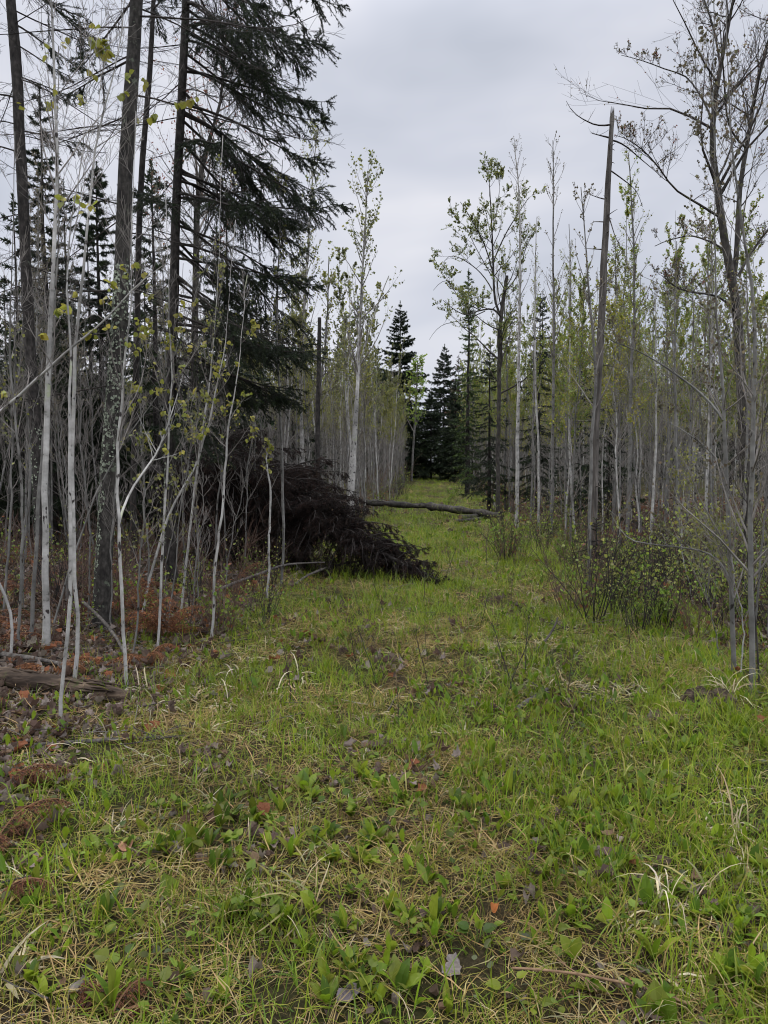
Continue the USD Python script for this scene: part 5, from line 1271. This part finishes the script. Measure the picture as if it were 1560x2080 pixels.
# longer grass at the right foreground and fresh grass in front of the fallen trunk
x, y = scatter(rng, 26, 1.2, 26, 1.3)
x, y = keep(x, y, np.clip(trail(x, y, 1.4) * (ss(0.5, 1.5, x) * ss(6.5, 3.0, y) * 0.9 + 0.25 * patch(x, y, 1.5, 9) + 0.6 * ss(9, 12, y) * patch(x, y, 1.5, 12, 0.35, 0.55)), 0, 1))
cover('long_grass', 'longer fresh green grass standing in tufts', 'grass', [(tuft(rng, 14, 0.24, 0.09, 72, -0.9, 0.0046, GREEN), 'blade'), (tuft(rng, 12, 0.3, 0.1, 70, -1.5, 0.005, GREEN, OLIVE), 'blade'), (tuft(rng, 12, 0.2, 0.08, 64, -1.8, 0.006, OLIVE + GREEN[:2], TAN), 'blade')], x, y, rng, 0.9, 0.06)
# straw coloured arching sedge
x, y = scatter(rng, 22, 1.2, 26, 1.2)
x, y = keep(x, y, np.clip(trail(x, y, 1.5) * patch(x, y, 1.1, 10, 0.42, 0.6), 0, 1))
x2, y2 = scatter(rng, 20, 3.6, 9.5, 0.6)
x2, y2 = keep(x2, y2, np.clip(ss(-0.4, 0.6, x2) * trail(x2, y2, 1.2) * patch(x2, y2, 0.8, 17, 0.4, 0.55), 0, 1))
x, y = np.r_[x, x2], np.r_[y, y2]
cover('sedge', 'arching straw coloured sedge blades', 'sedge', [(tuft(rng, 14, 0.2, 0.05, 58, -2.8, 0.0065, TAN + PALE, k=7), 'dry'), (tuft(rng, 12, 0.24, 0.06, 50, -2.2, 0.007, OLIVE, PALE, k=7), 'dry'), (tuft(rng, 10, 0.16, 0.05, 45, -2.0, 0.006, PALE, k=7), 'dry')], x, y, rng, 0.9, 0.05)
# small leaves between the grass
def herbtuft(rng, n, L, shape, cols, spread, el, w):
    az, a2, r = rng.uniform(0, 6.28, n), rng.uniform(0, 6.28, n), spread * np.sqrt(rng.random(n))
    e = np.radians(el + rng.normal(size=n) * 16)
    Y = np.stack([np.cos(az) * np.cos(e), np.sin(az) * np.cos(e), np.sin(e)], -1)
    X = unit(np.cross(Y, UP + 0.4 * rng.normal(size=(n, 3))))
    o = np.stack([np.cos(a2) * r, np.sin(a2) * r, rng.uniform(0, 0.03, n)], -1)
    return MB().stamp(shape[0] * [w, 1, 1], shape[1], o, X, Y, np.cross(X, Y), L * rng.uniform(0.55, 1.2, n), tint(rng, n, cols, 0.13))
x, y = scatter(rng, 80, 1.0, 30, 1.35)
x, y = keep(x, y, np.clip((0.2 + 0.8 * patch(x, y, 0.8, 11)) * (0.2 + 0.8 * trail(x, y, 2.0)) * (0.55 + 0.45 * ss(-0.3, 1.0, x)), 0, 1))
cover('small_herbs', 'small green leaves of low herbs between the grass blades', 'herbs', [(herbtuft(rng, 9, 0.05, LANCE, HERB, 0.09, 50, 1.4), 'leaf'), (herbtuft(rng, 8, 0.035, OVATE, HERB + FRESH, 0.09, 25, 0.9), 'leaf'), (herbtuft(rng, 7, 0.065, LANCE, HERB, 0.07, 62, 1.2), 'leaf'), (herbtuft(rng, 10, 0.028, OVATE, GREYGREEN + HERB, 0.1, 20, 0.8), 'leaf')], x, y, rng, 1.0, 0.06)
# leaf litter, thickest on the floor of the left woods
def litter(rng, n, s, cols, spread):
    mb = MB()
    for q in range(n):
        m = dead_leaf(rng, cols)
        v, f, _, c = m.arrays()
        a = rng.uniform(0, 6.28)
        tl = rng.normal() * 0.5
        Rz = np.array([[math.cos(a), -math.sin(a), 0], [math.sin(a), math.cos(a), 0], [0, 0, 1]]) @ np.array([[1, 0, 0], [0, math.cos(tl), -math.sin(tl)], [0, math.sin(tl), math.cos(tl)]])
        r, b = spread * math.sqrt(rng.random()), rng.uniform(0, 6.28)
        mb.add(v * s * rng.uniform(0.6, 1.2) @ Rz.T + [r * math.cos(b), r * math.sin(b), rng.uniform(0.005, 0.025)], f, None, c)
    return mb
x, y = scatter(rng, 90, 1.0, 30, 1.15)
fl = 1 - trail(x, y, 0.6)
x, y = keep(x, y, np.clip(0.07 * patch(x, y, 0.6, 14) + 0.95 * fl, 0, 1))
cover('leaf_litter', 'grey and brown dead leaves littering the forest floor', 'leaf litter', [(litter(rng, 9, 0.055, DEAD, 0.13), 'dry'), (litter(rng, 8, 0.06, DEAD[1:] + RUST[1:2], 0.13), 'dry'), (litter(rng, 10, 0.045, DEAD[:2] + DEAD[3:4], 0.13), 'dry')], x, y, rng, 1.0, 0.07, 8)
def sticks(rng, n, L, spread):
    o = np.stack([rng.normal(size=n) * spread, rng.normal(size=n) * spread, rng.uniform(0.005, 0.03, n)], -1)
    a = rng.uniform(0, 6.28, n)
    C = curves(rng, o, np.stack([np.cos(a), np.sin(a), 0.15 * rng.normal(size=n)], -1), L * rng.uniform(0.3, 1.1, n), 5, 0, 0.15)
    C[:, :, 2] = np.abs(C[:, :, 2])
    return MB().tubes(C, np.broadcast_to(taper(0.0035, 0.0016, 5), (n, 5)), 4)
x, y = scatter(rng, 16, 1.2, 26, 1.2)
x, y = keep(x, y, np.clip(0.05 + 0.95 * (1 - trail(x, y, 0.8)), 0, 1))
cover('twig_litter', 'thin dead twigs lying on the forest floor', 'twigs', [(sticks(rng, 7, 0.3, 0.12), 'dark_twig'), (sticks(rng, 6, 0.36, 0.15), 'dead_wood'), (sticks(rng, 8, 0.22, 0.12), 'twig')], x, y, rng, 1.0, 0.08, 4)
